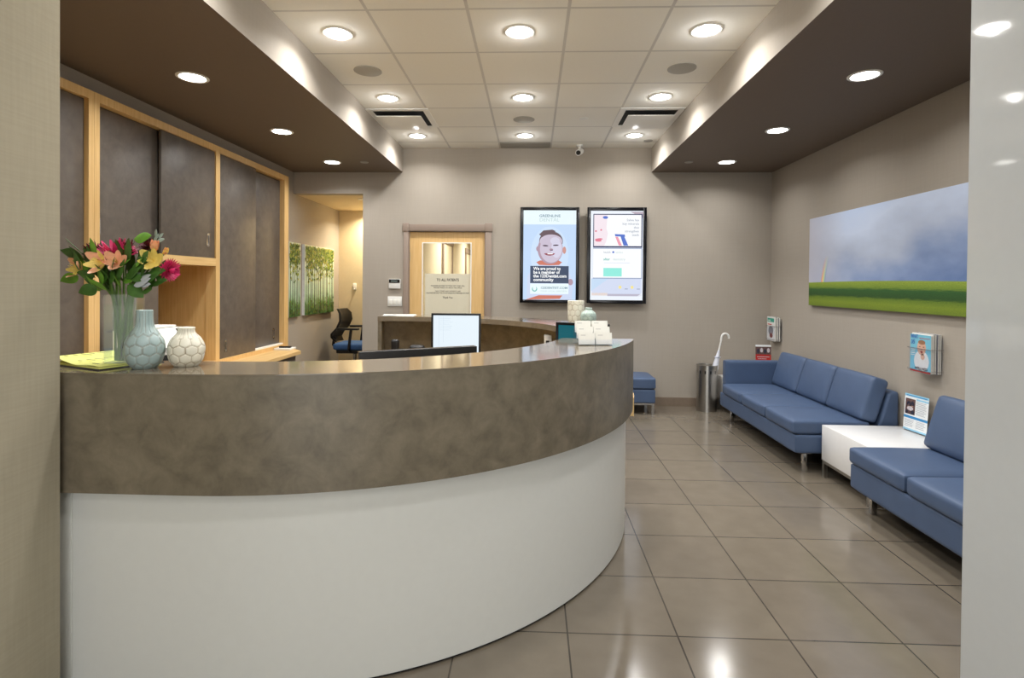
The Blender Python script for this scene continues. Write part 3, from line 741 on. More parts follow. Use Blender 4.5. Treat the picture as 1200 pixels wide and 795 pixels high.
honey_vase('ceramic_vase', 'squat cream vase with honeycomb pattern beside the tall grey-teal vase', (-1.272, 1.945, ZT), [(0.036, 0), (0.052, 0.022), (0.059, 0.055), (0.058, 0.075), (0.046, 0.102), (0.030, 0.120), (0.026, 0.130), (0.027, 0.140)], 9, 4.6, WHV, WHS, zhi=0.74)
x, y_ = on_arc(1.60, 26.5)
honey_vase('ceramic_vase', 'straight cream cylinder vase with honeycomb pattern on the rear counter', (0.345, 4.33, ZT), [(0.052, 0), (0.059, 0.03), (0.063, 0.10), (0.063, 0.18)], 9, 4.2, WHV, WHS)
honey_vase('ceramic_vase', 'round mint green vase with honeycomb pattern on the rear counter', (0.432, 4.20, ZT), [(0.030, 0), (0.050, 0.02), (0.059, 0.055), (0.053, 0.09), (0.034, 0.108), (0.026, 0.116), (0.026, 0.130)], 9, 5.0, MINT, MINTS, zhi=0.62)

# ---- acrylic card holder with six stacks of cards
t = thing('card_holder', 'clear acrylic tiered card holder on the right end of the counter', 'card holder', (0.318, 2.83, ZT), 0.14)
m = M(ACRYL)
m.box((-0.09, -0.055, 0.0), (0.09, 0.075, 0.004))
for i in range(3): m.box((-0.09, -0.05 + i * 0.042, 0.004), (0.09, -0.047 + i * 0.042, 0.03 + i * 0.028))
for s in (-0.09, 0.0, 0.09): m.extr([(-0.052, 0.004), (0.075, 0.004), (0.075, 0.09), (-0.052, 0.03)], 'x', s - 0.0012, s + 0.0012)
m.build('stand', t, local=True)
CARDINK = plain('grey_card_print', (186, 186, 182), 0.7, var=0.02)
names3 = ('front', 'middle', 'rear')
for i in range(3):
    for s, sn in ((-1, 'left'), (1, 'right')):
        m = M(PAPER)
        for k in range(4): m.box((-0.042, 0.0032 * k, 0), (0.042, 0.0032 * k + 0.0028, 0.060))
        p = Pic((-0.042, -0.0002, 0), (1, 0, 0), (0, 0, 1), (0, -1, 0)); p.rect(0.01, 0.046, 0.036, 0.049, CARDINK)
        p.m.bm.verts.index_update()
        m.add([v.co.copy() for v in p.m.bm.verts], [[v.index for v in f.verts] for f in p.m.bm.faces], CARDINK)
        o = m.build('business_cards', local=True)
        lx, ly, lz = s * 0.045, -0.0455 + i * 0.042, 0.005 + i * 0.028
        ca, sa = math.cos(0.14), math.sin(0.14)
        o.location = (0.318 + lx * ca - ly * sa, 2.83 + lx * sa + ly * ca, ZT + lz); o.rotation_euler = (-0.16, 0, 0.14)
        tag(o, 'stack of white business cards, %s tier on the %s of the holder' % (names3[i], sn), 'cards', 'business cards in the holder')

# ---- yellow papers on a clipboard at the left end
YEL = plain('yellow_paper', (226, 226, 128), 0.7, var=0.03)
t = thing('clipboard', 'dark clipboard with printed yellow papers at the left end of the counter', 'clipboard', (-1.60, 1.975, ZT), -0.38)
M(BLACK).box((-0.16, -0.115, 0.0), (0.16, 0.115, 0.004), bev=0.001).build('board', t, local=True)
m = M(YEL)
n = 10; vs = []; fs = []
for i in range(n + 1):
    for j in (0, 1):
        u = -0.155 + 0.31 * i / n; vs.append((u, -0.108 + 0.216 * j, 0.010 + 0.018 * (1 - i / n) ** 2 + 0.004 * math.sin(i * .9)))
fs = [(2 * i, 2 * i + 2, 2 * i + 3, 2 * i + 1) for i in range(n)]
m.add(vs, fs, YEL, True); m.box((-0.155, -0.108, 0.004), (0.155, 0.108, 0.010))
m.build('yellow_sheets', t, local=True)
m = M(INK)
for j in range(6):
    for k in range(3):
        u0 = -0.13 + k * 0.09 + 0.01 * random.random(); w_ = 0.02 + 0.05 * random.random(); v0 = -0.075 + j * 0.028; i0 = (u0 + .155) / .31
        zz = 0.0125 + 0.018 * (1 - i0) ** 2 + 0.004 * math.sin(i0 * 9)
        m.box((u0, v0, zz), (u0 + w_, v0 + 0.004, zz + 0.0006))
m.build('print', t, local=True)

# ---- glass vase and bouquet
VX, VY = -1.492, 1.925
t = thing('glass_vase', 'square clear glass vase with water holding the bouquet on the counter', 'vase', (VX, VY, ZT), 0.41)
def sq_shell(m, s, th, z0, z1, base):
    o = s / 2; i = o - th
    vs = []
    for (q, z) in ((o, z0), (o, z1), (i, z1), (i, z0 + base)):
        vs += [(-q, -q, z), (q, -q, z), (q, q, z), (-q, q, z)]
    fs = [(3, 2, 1, 0)]
    for L in range(3):
        for k in range(4): fs.append((L * 4 + k, L * 4 + (k + 1) % 4, L * 4 + 4 + (k + 1) % 4, L * 4 + 4 + k))
    fs.append((12, 13, 14, 15)); m.add(vs, fs)
m = M(GLASS); sq_shell(m, 0.104, 0.004, 0.0, 0.262, 0.016); m.build('glass_body', t, local=True)
m = M(WATER); m.box((-0.0475, -0.0475, 0.0165), (0.0475, 0.0475, 0.225)); m.build('water', t, local=True)

STEMG = plain('stem_green', (78, 108, 34), 0.5, var=0.15); LEAFD = plain('dark_leaf_green', (60, 98, 34), 0.5, var=0.3, vscale=40); LEAFB = plain('bright_leaf_green', (100, 150, 44), 0.5, var=0.2, vscale=40)
LEAFG = plain('grey_green_leaf', (150, 164, 152), 0.6, var=0.1); PEACH = plain('peach_petal', (238, 178, 140), 0.5, var=0.1, vscale=60); YELP = plain('yellow_petal', (240, 216, 120), 0.5, var=0.1, vscale=60)
MAG = plain('magenta_petal', (206, 52, 108), 0.5, var=0.2, vscale=60); DKRED = plain('dark_red_petal', (96, 22, 34), 0.6, var=0.2, vscale=60); SPECK = plain('petal_speckle', (120, 50, 40), 0.6)
SILV = plain('silver_leaf', (168, 174, 178), 0.7, var=0.1)
PXM = 0.00294
def bq(px, py, dy=0.0): return Vector((VX + (px - 140) * PXM, VY + dy, ZT + 0.262 + (342 - py) * PXM))
def stem_pts(head, k):
    a = (k * 2.4) % (2 * PI); r = 0.026
    b = Vector((VX + r * math.cos(a), VY + r * math.sin(a), ZT + 0.022))
    d = head - Vector((VX, VY, ZT + 0.25)); f = min(1.0, 0.035 / max(1e-4, math.hypot(d.x, d.y)))
    neckp = Vector((VX + d.x * f, VY + d.y * f, ZT + 0.255))
    pts = []
    for i in range(15):
        u = i / 14
        if u < .5:
            q = b.lerp(neckp, u * 2)
        else:
            w = (u - .5) * 2; q = neckp.lerp(head, w); q.z += 0.02 * math.sin(PI * w); 
        pts.append(q)
    return b, pts
def frame_of(d):
    d = Vector(d).normalized(); up = Vector((0, 0, 1)) if abs(d.z) < .9 else Vector((1, 0, 0)); e1 = d.cross(up).normalized(); return d, e1, d.cross(e1)
def petal(m, base, d, side, L, w, mat, curl=0.3, tipw=0.25, mat2=None, n=7):
    """spoon-shaped petal from base along d, curling towards side x d"""
    d = Vector(d).normalized(); s = Vector(side).normalized(); nrm = d.cross(s).normalized(); vs = []
    for i in range(n + 1):
        u = i / n; ww = w * (math.sin(PI * min(1, (u * .86 + .08))) ** .8); c = base + d * (L * u * (1 - .2 * curl * u)) + nrm * (curl * L * u * u)
        vs += [c - s * ww + nrm * (0.15 * ww), c - nrm * 0.0006, c + s * ww + nrm * (0.15 * ww)]
    for i in range(n):
        mt = mat2 if (mat2 and i < n * .55) else mat
        m.add([vs[i * 3], vs[i * 3 + 1], vs[i * 3 + 4], vs[i * 3 + 3]], [(0, 1, 2, 3)], mat, True)
        m.add([vs[i * 3 + 1], vs[i * 3 + 2], vs[i * 3 + 5], vs[i * 3 + 4]], [(0, 1, 2, 3)], mt, True)
def flower_thing(name, label, cat, head, k, group):
    b, pts = stem_pts(head, k)
    t = thing(name, label, cat, b, 0, group)
    M(STEMG).tube(pts, [0.0042] * 10 + [0.0030] * 5, n=7).build('stem', t)
    return t
def lily(label, px, py, dy, face, size, outer, inner, k, openness=0.75):
    head = bq(px, py, dy); t = flower_thing('alstroemeria', label, 'flower', head - Vector(face).normalized() * size * .5, k, 'flowers in the glass vase')
    d, e1, e2 = frame_of(face); base = head - d * size * .45; m = M(outer)
    for i in range(6):
        a = 2 * PI * i / 6 + .3; rad = e1 * math.cos(a) + e2 * math.sin(a); dd = (d * (1.15 - openness) + rad * openness).normalized()
        petal(m, base, dd, d.cross(rad), size * (1.0 if i % 2 else .92), size * (.27 if i % 2 else .2), outer if i % 2 else inner, 0.28, mat2=inner)
    m.build('petals', t)
    m = M(YELP)
    for i in range(6):
        a = 2 * PI * i / 6; q = base + d * size * .75 + (e1 * math.cos(a) + e2 * math.sin(a)) * size * .14
        m.tube([base, base.lerp(q, .6), q], 0.0009, n=5)
    m.build('stamens', t); return t
def mum(label, px, py, dy, face, size, mat, k, th0=0.0, name='chrysanthemum', rings=5):
    head = bq(px, py, dy); t = flower_thing(name, label, 'flower', head - Vector(face).normalized() * size * .25, k, 'flowers in the glass vase')
    d, e1, e2 = frame_of(face); m = M(mat)
    for r in range(rings):
        n = 8 + r * 4; th = th0 + (r + .5) / rings * (1.75 - th0)
        for i in range(n):
            a = 2 * PI * (i + .5 * (r % 2)) / n; rad = e1 * math.cos(a) + e2 * math.sin(a)
            dd = d * math.cos(th) + rad * math.sin(th)
            petal(m, head - d * size * .15, dd, d.cross(rad), size * (.5 + .1 * random.random()) * (.75 + .25 * math.sin(th)), size * .065, mat, 0.15 if r > 1 else .4, n=4)
    m.build('petals', t)
    M(STEMG).lathe([(0.0, 0), (size * .14, size * .02), (size * .2, size * .1)], head - d * size * .25, n=12).build('calyx', t); return t
def leaf_shape(m, base, d, side, L, w, mat, curl=0.15, n=8):
    d = Vector(d).normalized(); s = Vector(side); s = (s - d * s.dot(d)).normalized(); nr = d.cross(s).normalized(); vs = []
    for i in range(n + 1):
        u = i / n; ww = w * math.sin(PI * u ** .8) ** .9 + 0.0004; c = base + d * L * u + nr * (curl * L * u * u)
        vs += [c - s * ww + nr * ww * .25, c, c + s * ww + nr * ww * .25]
    for i in range(n):
        for j in (0, 1):
            m.add([vs[i * 3 + j], vs[i * 3 + j + 1], vs[i * 3 + 4 + j], vs[i * 3 + 3 + j]], [(0, 1, 2, 3)], mat, True)
def leafy(label, px, py, dy, leaves, mat, k, name='foliage_sprig'):
    """leaves: (px, py, dy, dx, dz, length px, width px) tips given as bouquet offsets"""
    head = bq(px, py, dy); t = flower_thing(name, label, 'foliage', head, k, 'leaf sprigs in the glass vase')
    m = M(mat)
    for (qx, qy, qd, ax, az, L, w, *mm) in leaves:
        leaf_shape(m, bq(qx, qy, qd), (ax, -0.25, az), (az, -.5, -ax), L * PXM, w * PXM / 2, mm[0] if mm else mat, 0.18)
    m.build('leaves', t); return t
F_ = -0.05
lily('peach lily flower at the far left of the bouquet', 93, 309, -0.055, (-.45, -.85, .2), 0.060, PEACH, YELP, 0)
lily('yellow and peach lily flower low in the centre of the bouquet', 130, 303, -0.09, (-.1, -.95, .15), 0.064, PEACH, YELP, 1)
lily('peach lily flower right of the central yellow one', 150, 301, -0.08, (.35, -.85, .3), 0.056, PEACH, PEACH, 2)
lily('pale yellow lily flower at the upper right of the bouquet', 189, 299, -0.06, (.3, -.9, .25), 0.060, YELP, YELP, 3)
lily('peach half-open lily above the pale yellow one', 186, 283, -0.03, (.35, -.4, .8), 0.046, PEACH, PEACH, 4, .45)
lily('small peach lily bud at the right top edge of the bouquet', 197, 289, -0.02, (.6, -.4, .6), 0.034, YELP, PEACH, 5, .4)
mum('flat magenta daisy-like flower above the central lilies', 133, 288, -0.02, (0, -.35, .95), 0.125, MAG, 6, 0.95)
mum('magenta flower drooping at the far right of the bouquet', 204, 312, -0.02, (1, -.1, -.15), 0.08, MAG, 7, 0.3)
mum('dark red flower at the top centre of the bouquet', 131, 285, 0.03, (.1, -.2, .97), 0.105, DKRED, 8, 0.8, name='dark_red_chrysanthemum')
mum('dark red flower at the upper left behind the bright leaf', 100, 287, 0.0, (-.5, -.4, .75), 0.085, DKRED, 9, 0.7, name='dark_red_chrysanthemum')
mum('dark maroon flower below the top right leaf', 173, 280, -0.01, (.1, -.6, .75), 0.06, DKRED, 10, 0.5, name='dark_red_chrysanthemum')
leafy('sprig with one upright bright leaf left of the centre', 113, 298, -0.03, [(114, 300, -.04, -.25, 1, 27, 15), (112, 316, -.04, -.9, .35, 22, 11), (125, 320, -.05, .3, .9, 20, 8)], LEAFB, 11)
leafy('sprig with a broad bright leaf at the top right', 166, 288, -0.02, [(160, 274, -.03, .95, .25, 24, 15), (168, 300, -.05, .95, .3, 16, 12, LEAFD), (158, 305, -.06, .1, 1, 32, 16, LEAFD)], LEAFB, 12)
leafy('sprig of dark pointed leaves reaching far left', 92, 306, -0.03, [(99, 300, -.04, -1, .35, 30, 12), (96, 320, -.05, -.9, -.35, 22, 14, LEAFB), (86, 292, -.02, -1, .2, 18, 9), (104, 322, -.05, .5, .8, 26, 11)], LEAFD, 13)
leafy('sprig of dark leaves drooping over the left rim', 112, 330, -0.05, [(122, 334, -.06, -.9, -.35, 22, 16), (118, 322, -.06, -.8, .2, 20, 14), (128, 330, -.06, .2, .9, 26, 14), (138, 330, -.06, .2, 1, 24, 12)], LEAFD, 14)
leafy('sprig of dark leaves over the right rim', 166, 328, -0.05, [(160, 330, -.06, .9, -.55, 26, 15), (156, 322, -.06, .7, .55, 28, 15), (148, 326, -.07, .35, .9, 30, 13), (170, 322, -.05, .9, .2, 22, 15)], LEAFD, 15)
leafy('sprig with broad leaves in the right middle', 176, 308, -0.05, [(166, 308, -.06, .9, .35, 20, 14), (184, 314, -.05, 1, .15, 22, 12), (162, 318, -.06, .8, -.1, 26, 13), (190, 320, -.04, .95, -.2, 16, 8)], LEAFD, 16)
leafy('sprig of dense dark leaves at the back of the bouquet', 140, 300, 0.03, [(120, 312, .02, -.4, .9, 30, 20), (140, 316, .02, .1, 1, 34, 22), (156, 312, .02, .5, .9, 30, 20), (132, 330, .0, -.3, 1, 26, 20), (152, 332, .0, .3, 1, 28, 20), (106, 318, .02, -.8, .6, 24, 16)], LEAFD, 17)
def fill(n, x0, x1, y0, y1, d0, d1):
    out = []
    for i in range(n):
        qx, qy = random.uniform(x0, x1), random.uniform(y0, y1); a = (qx - 140) / 60 + random.uniform(-.5, .5)
        out.append((qx, qy, random.uniform(d0, d1), a, random.uniform(.1, 1), random.uniform(14, 28), random.uniform(7, 15), random.choice((LEAFD, LEAFD, LEAFB))))
    return out
leafy('sprig of mixed leaves filling the left half above the rim', 122, 326, -0.02, fill(30, 98, 140, 298, 338, -.07, .02), LEAFD, 21)
leafy('sprig of mixed leaves filling the right half above the rim', 158, 326, -0.02, fill(30, 140, 186, 298, 338, -.07, .02), LEAFD, 22)
leafy('silver grey leaf sprig on the right of the bouquet', 182, 326, -0.06, [(170, 331, -.07, .9, .45, 24, 11), (176, 325, -.07, .9, .5, 18, 8), (178, 330, -.07, .95, .15, 14, 7)], SILV, 18)
leafy('small grey green sprig at the very top right', 186, 274, -0.02, [(182, 276, -.02, .6, .8, 12, 6), (186, 276, -.02, 1, .3, 11, 6), (184, 270, -.02, .2, 1, 9, 6), (188, 272, -.02, .8, .7, 9, 5)], LEAFG, 19)
head = bq(84, 296, 0.0); t = flower_thing('pine_frond', 'feathery dark pine frond at the far left of the bouquet', 'foliage', head, 20, 'leaf sprigs in the glass vase')
m = M(LEAFD)
base = bq(98, 302, 0.0); tip = bq(68, 276, -0.0)
for i in range(26):
    u = i / 25; q = base.lerp(tip, u)
    for s in (-1, 1): leaf_shape(m, q, (-.75 + .1 * s, -.15 * s, .35 + s * .55), (0, 1, .2), 0.035 * (1 - .6 * u), 0.0012, LEAFD, 0.1, n=4)
m.tube([base, tip], 0.001, n=5)
m.build('needles', t)

# ================================================================== WALL CABINETS
CX = -2.80; CB = -3.385
def cabinet(label, y0, y1, post_l, post_r):
    t = thing('wall_cabinet', label, 'cabinet', ((CX + CB) / 2, (y0 + y1) / 2, 0.66), 0, 'sliding door cabinets')
    m = M(MAPLE)
    m.box((CX - 0.09, y0, 0.69), (CX, y0 + post_l, 2.632)); m.box((CX - 0.09, y1 - post_r, 0.69), (CX, y1, 2.632))
    m.box((CX - 0.09, y0 + post_l, 2.576), (CX, y1 - post_r, 2.632)); m.box((CX - 0.09, y0 + post_l, 0.67), (CX, y1 - post_r, 0.728))
    m.build('face_frame', t)
    m = M(MAPLE); m.box((CB, y0, 0.67), (CX - 0.09, y0 + 0.018, 2.6)); m.box((CB, y1 - 0.018, 0.67), (CX - 0.09, y1, 2.6)); m.box((CB, y0 + 0.018, 2.582), (CX - 0.09, y1 - 0.018, 2.6)); m.box((CB, y0 + 0.018, 0.67), (CX - 0.09, y1 - 0.018, 0.69))
    m.build('carcass', t)
    M(LAMD).box((CB, y0 + 0.018, 0.69), (CB + 0.012, y1 - 0.018, 2.582)).build('back_panel', t)
    return t
def sliding(t, y0, y1, z0, z1, x, hy, hz):
    d = M(LAMD).box((x - 0.02, y0, z0), (x, y1, z1), bev=0.001).build('sliding_door', t)
    m = M(CHROME); pts = []
    for i in range(24):
        a = 2 * PI * i / 24; q = (0.018 * math.cos(a), 0.018 * math.sin(a) + (0.042 if math.sin(a) >= 0 else -0.042)); pts.append(q)
    n = 24; vs = []
    for (f, dx) in ((1.0, 0.0003), (1.0, 0.003), (0.72, 0.003), (0.62, 0.0008)):
        vs += [(x + dx, hy + p_[0] * f, hz + p_[1] * (f if f == 1 else .9 * f + .1)) for p_ in pts]
    fs = []
    for L in range(3): fs += [(L * n + k, L * n + (k + 1) % n, L * n + n + (k + 1) % n, L * n + n + k) for k in range(n)]
    m.add(vs, fs, CHROME, True)
    m.add(vs[3 * n:], [list(range(n))], plain('recessed_pull', (120, 120, 122), 0.35, metal=1))
    m.build('flush_pull', d)
    return d
t = cabinet('nearest maple-framed sliding door cabinet beside the entrance wall', 2.42, 3.358, 0.04, 0.043)
sliding(t, 2.9, 3.315, 0.729, 2.574, CX - 0.03, 3.0, 1.79); sliding(t, 2.46, 2.93, 0.729, 2.574, CX - 0.055, 2.55, 1.79)
t = cabinet('maple-framed cabinet with an open niche behind the bouquet', 3.36, 4.718, 0.043, 0.03)
sliding(t, 3.403, 4.03, 0.729, 2.574, CX - 0.055, 3.455, 1.785)
sliding(t, 4.0, 4.688, 1.633, 2.574, CX - 0.012, 4.59, 1.79)
M(MAPLEH).box((CX - 0.09, 4.0, 1.565), (CX, 4.688, 1.633)).build('niche_rail', t)
M(MAPLEH).box((CB + 0.012, 4.0, 1.565), (CX - 0.09, 4.70, 1.585)).build('niche_top', t)
t = cabinet('farthest maple-framed cabinet with two tall sliding doors', 4.72, 6.11, 0.03, 0.10)
sliding(t, 4.75, 5.40, 0.729, 2.574, CX - 0.012, 4.86, 0.84)
sliding(t, 5.37, 6.01, 0.745, 2.566, CX - 0.055, 5.87, 0.86)
M(PAPER).box((CX - 0.05, 5.40, 0.7285), (CX - 0.012, 6.01, 0.744)).build('door_track', t)
t = thing('credenza', 'low dark credenza under the cabinets with a pale maple top', 'credenza', (-2.62, 4.3, 0))
M(MAPLEH).prism([(CX + 0.001, 2.42), (-2.455, 2.42), (-2.49, 5.74), (CX + 0.001, 6.1)], 0.655, 0.69).build('maple_top', t)
M(LAMD).box((CX - 0.5, 2.42, 0.06), (-2.56, 5.75, 0.655)).build('carcass', t)
for i in range(5):
    d = M(LAMD).box((-2.56, 2.45 + i * .66, 0.08), (-2.542, 3.09 + i * .66, 0.645), bev=0.002).build('drawer_front', t)
    M(CHROME).cyl((-2.53, 2.68 + i * .66, .55), (-2.53, 2.86 + i * .66, .55), .006, n=8).build('handle', d)
M(BLACK).box((CX - 0.45, 2.45, 0), (-2.60, 5.7, 0.06)).build('plinth', t)
# tray on the far end of the credenza
t = thing('stapler_tray', 'flat white tray with a black stapler at the far end of the maple ledge', 'tray', (-2.70, 5.83, 0.69))
M(WHITEP).box((-2.79, 5.74, 0.69), (-2.61, 5.90, 0.712), bev=0.004).build('tray', t)
M(BLACK).box((-2.755, 5.79, 0.712), (-2.63, 5.83, 0.73), bev=0.004).build('stapler', t)
# printer on the credenza
t = thing('printer', 'white desktop printer on the maple ledge behind the vases', 'printer', (-2.63, 3.66, 0.69))
M(BLACK).box((-2.75, 3.46, 0.69), (-2.475, 3.87, 0.93), bev=0.008).build('paper_drawer', t)
M(WHITEP).extr([(-2.75, 0.93), (-2.47, 0.93), (-2.46, 0.98), (-2.56, 1.095), (-2.75, 1.10)], 'y', 3.45, 3.88).build('body', t)
M(BLACK).extr([(-2.552, 1.089), (-2.53, 1.064), (-2.527, 1.067), (-2.549, 1.092)], 'y', 3.78, 3.875).build('control_panel', t)
M(PAPER).box((-2.745, 3.47, 1.10), (-2.60, 3.86, 1.112), bev=0.004).build('lid', t)

# ================================================================== RECESS: canvases, chair, desk
TR_BG = None
def tree_bg():
    m, nt, b = newmat('forest_painting_ground')
    g = nt.nodes.new('ShaderNodeNewGeometry'); sx = nt.nodes.new('ShaderNodeSeparateXYZ'); nt.links.new(g.outputs['Position'], sx.inputs[0])
    n = nt.nodes.new('ShaderNodeTexNoise'); n.inputs['Scale'].default_value = 9; nt.links.new(g.outputs['Position'], n.inputs['Vector'])
    mr = nt.nodes.new('ShaderNodeMapRange'); mr.inputs['From Min'].default_value = 1.0; mr.inputs['From Max'].default_value = 1.9
    nt.links.new(sx.outputs['Z'], mr.inputs['Value'])
    ad = nt.nodes.new('ShaderNodeMath'); ad.operation = 'MULTIPLY_ADD'; ad.inputs[1].default_value = 0.35; nt.links.new(n.outputs['Fac'], ad.inputs[0])
    sb = nt.nodes.new('ShaderNodeMath'); sb.operation = 'SUBTRACT'; sb.inputs[1].default_value = 0.17; nt.links.new(mr.outputs['Result'], sb.inputs[0]); nt.links.new(sb.outputs[0], ad.inputs[2])
    r = nt.nodes.new('ShaderNodeValToRGB'); e = r.color_ramp.elements
    e[0].position = 0.0; e[0].color = lin((52, 92, 40)); e[1].position = 1.0; e[1].color = lin((214, 218, 190))
    for pos, c in ((.18, (96, 140, 76)), (.32, (168, 200, 176)), (.6, (196, 214, 196))):
        q = e.new(pos); q.color = lin(c)
    nt.links.new(ad.outputs[0], r.inputs['Fac']); nt.links.new(r.outputs['Color'], b.inputs['Base Color']); b.inputs['Roughness'].default_value = .7
    return m
TRBG = tree_bg(); TRUNK = plain('painted_trunk', (62, 52, 40), .7); TRUNK2 = plain('painted_pale_trunk', (110, 100, 84), .7)
LV = [plain('painted_leaf_%s' % n, c, .7) for n, c in (('olive', (104, 124, 42)), ('lime', (140, 162, 58)), ('deep', (66, 96, 36)), ('gold', (160, 158, 70)))]
EDGE = plain('canvas_edge', (206, 208, 206), .7)
def canvas(label, y0, y1):
    t = thing('forest_picture', label, 'painting', (XL, (y0 + y1) / 2, 1.01), 0, 'forest canvases in the recess')
    M(EDGE).box((XL, y0, 1.01), (XL + 0.035, y1, 1.905)).build('stretched_canvas', t)
    w, h = y1 - y0, 0.895
    p = Pic((XL + 0.0355, y0, 1.01), (0, 1, 0), (0, 0, 1), (1, 0, 0), 0.0004)
    p.rect(0, 0, w, h, TRBG); p.lay()
    n = int(w / 0.062)
    for i in range(n):
        u = w * (i + .5) / n + random.uniform(-.02, .02); tw = random.uniform(.008, .014); z0_ = random.uniform(0, .06)
        p.poly([(u - tw, z0_), (u + tw, z0_), (u + tw * .5, h * .95), (u - tw * .5, h * .95)], random.choice((TRUNK, TRUNK, TRUNK2)))
    p.lay()
    for i in range(int(1000 * w)):
        u = random.uniform(.01, w - .03); v = h * (1 - abs(random.gauss(0, .19))) - .02
        if v < h * .45 or v > h - .012: continue
        p.ell(u + .01, v, random.uniform(.012, .028), random.uniform(.008, .015), random.choice(LV), n=7, rot=random.uniform(0, PI))
        if i % 60 == 0: p.lay()
    p.lay()
    for i in range(int(140 * w)):
        u = random.uniform(.02, w - .02); v = h * abs(random.gauss(0.02, .09)) + .014; p.ell(u, v, random.uniform(.008, .016), random.uniform(.012, .014), random.choice(LV[:1] + LV[2:3]), n=6)
    p.m.build('painted_forest', t)
canvas('forest canvas in the recess, partly hidden by the cabinet', 5.72 + 0.55, 6.585)
canvas('wide forest canvas with thin trees, nearer the office chair', 6.71, 7.70)

t = thing('office_chair', 'black mesh-back office chair with a blue seat in the recess', 'chair', (-2.52, 7.55, 0))
CHY0, CHY1 = 7.33, 7.77
m = M(BLACK)
prof = [(-2.755, 0.60), (-2.80, 0.66), (-2.785, 0.72), (-2.71, 0.80), (-2.665, 0.90), (-2.675, 1.00), (-2.72, 1.06)]
vs = []; fs = []
nn = 8
for i, (xx, zz) in enumerate(prof):
    wv = 0.13 if i == 0 else 0.18 if i < 2 else 0.235 if i < 5 else 0.22 if i == 5 else 0.17
    for k in range(nn + 1):
        s = -1 + 2 * k / nn; 
        for th in (0, 0.028): vs.append((xx - 0.05 * s * s * -1 + th * -1, 7.55 + wv * s, zz))
st = (nn + 1) * 2
for i in range(len(prof) - 1):
    for k in range(nn):
        a = i * st + k * 2; b = a + st
        fs += [(a, a + 2, b + 2, b), (a + 1, b + 1, b + 3, a + 3)]
    a = i * st; b = a + st; fs += [(a, b, b + 1, a + 1), (a + nn * 2, a + nn * 2 + 1, b + nn * 2 + 1, b + nn * 2)]
for base in (0, (len(prof) - 1) * st):
    for k in range(nn): fs.append((base + 2 * k, base + 2 * k + 1, base + 2 * k + 3, base + 2 * k + 2))
m.add(vs, fs, BLACK, True); m.build('backrest', t)
CHB = plain('blue_seat_fabric', (52, 88, 138), .8, var=.1, vscale=200)
M(CHB).cushion((-2.74, 7.32, 0.50), (-2.24, 7.78, 0.59), 0.035, crown=(0, 0, 0.01)).build('seat', t)
M(BLACK).box((-2.70, 7.36, 0.45), (-2.28, 7.74, 0.50), bev=0.01).build('seat_pan', t)
m = M(BLACK); m.tube([(-2.55, 7.55, 0.46), (-2.74, 7.55, 0.47), (-2.81, 7.55, 0.55), (-2.79, 7.55, 0.66)], 0.022, n=8); m.build('back_bracket', t)
for yy in (7.29, 7.81):
    m = M(BLACK); m.tube([(-2.50, 7.55 + (yy - 7.55) * .8, 0.48), (-2.50, yy, 0.52), (-2.47, yy, 0.78)], 0.02, n=8)
    m.box((-2.66, yy - 0.035, 0.78), (-2.36, yy + 0.035, 0.81), bev=0.012); m.build('armrest', t)
M(CHROME).cyl((-2.5, 7.55, 0.12), (-2.5, 7.55, 0.46), 0.025, n=16).build('gas_post', t)
for i in range(5):
    a = 2 * PI * i / 5 + .3; ex, ey = -2.5 + .25 * math.cos(a), 7.55 + .25 * math.sin(a)
    lg = M(BLACK).tube([(-2.5, 7.55, 0.12), (ex, ey, 0.075)], [.024, .016], n=8).build('leg', t)
    M(BLACK).cyl((ex, ey - .012, 0.028), (ex, ey + .012, 0.028), 0.028, n=14).build('caster', lg)
t = thing('recess_desk', 'small maple desk at the right side of the recess, mostly hidden', 'desk', (-1.86, 7.4, 0))
M(MAPLEH).box((-2.10, 6.95, 0.90), (-1.62, 7.98, 0.93)).build('desk_top', t)
m = M(BLACK); m.box((-2.09, 7.90, 0.0), (-1.64, 7.95, 0.90)); m.box((-2.09, 6.97, 0.0), (-1.64, 7.02, 0.90)); m.build('side_panel', t)
t = thing('wall_hook', 'small white wall hook on the back wall of the recess', 'hook', (-2.66, 8.0, 1.32))
M(WHITEP).box((-2.68, 7.985, 1.32), (-2.63, 8.0, 1.42), bev=.004).build('plate', t); M(WHITEP).tube([(-2.655, 7.985, 1.34), (-2.655, 7.95, 1.33), (-2.655, 7.94, 1.37)], .007, n=8).build('prong', t)

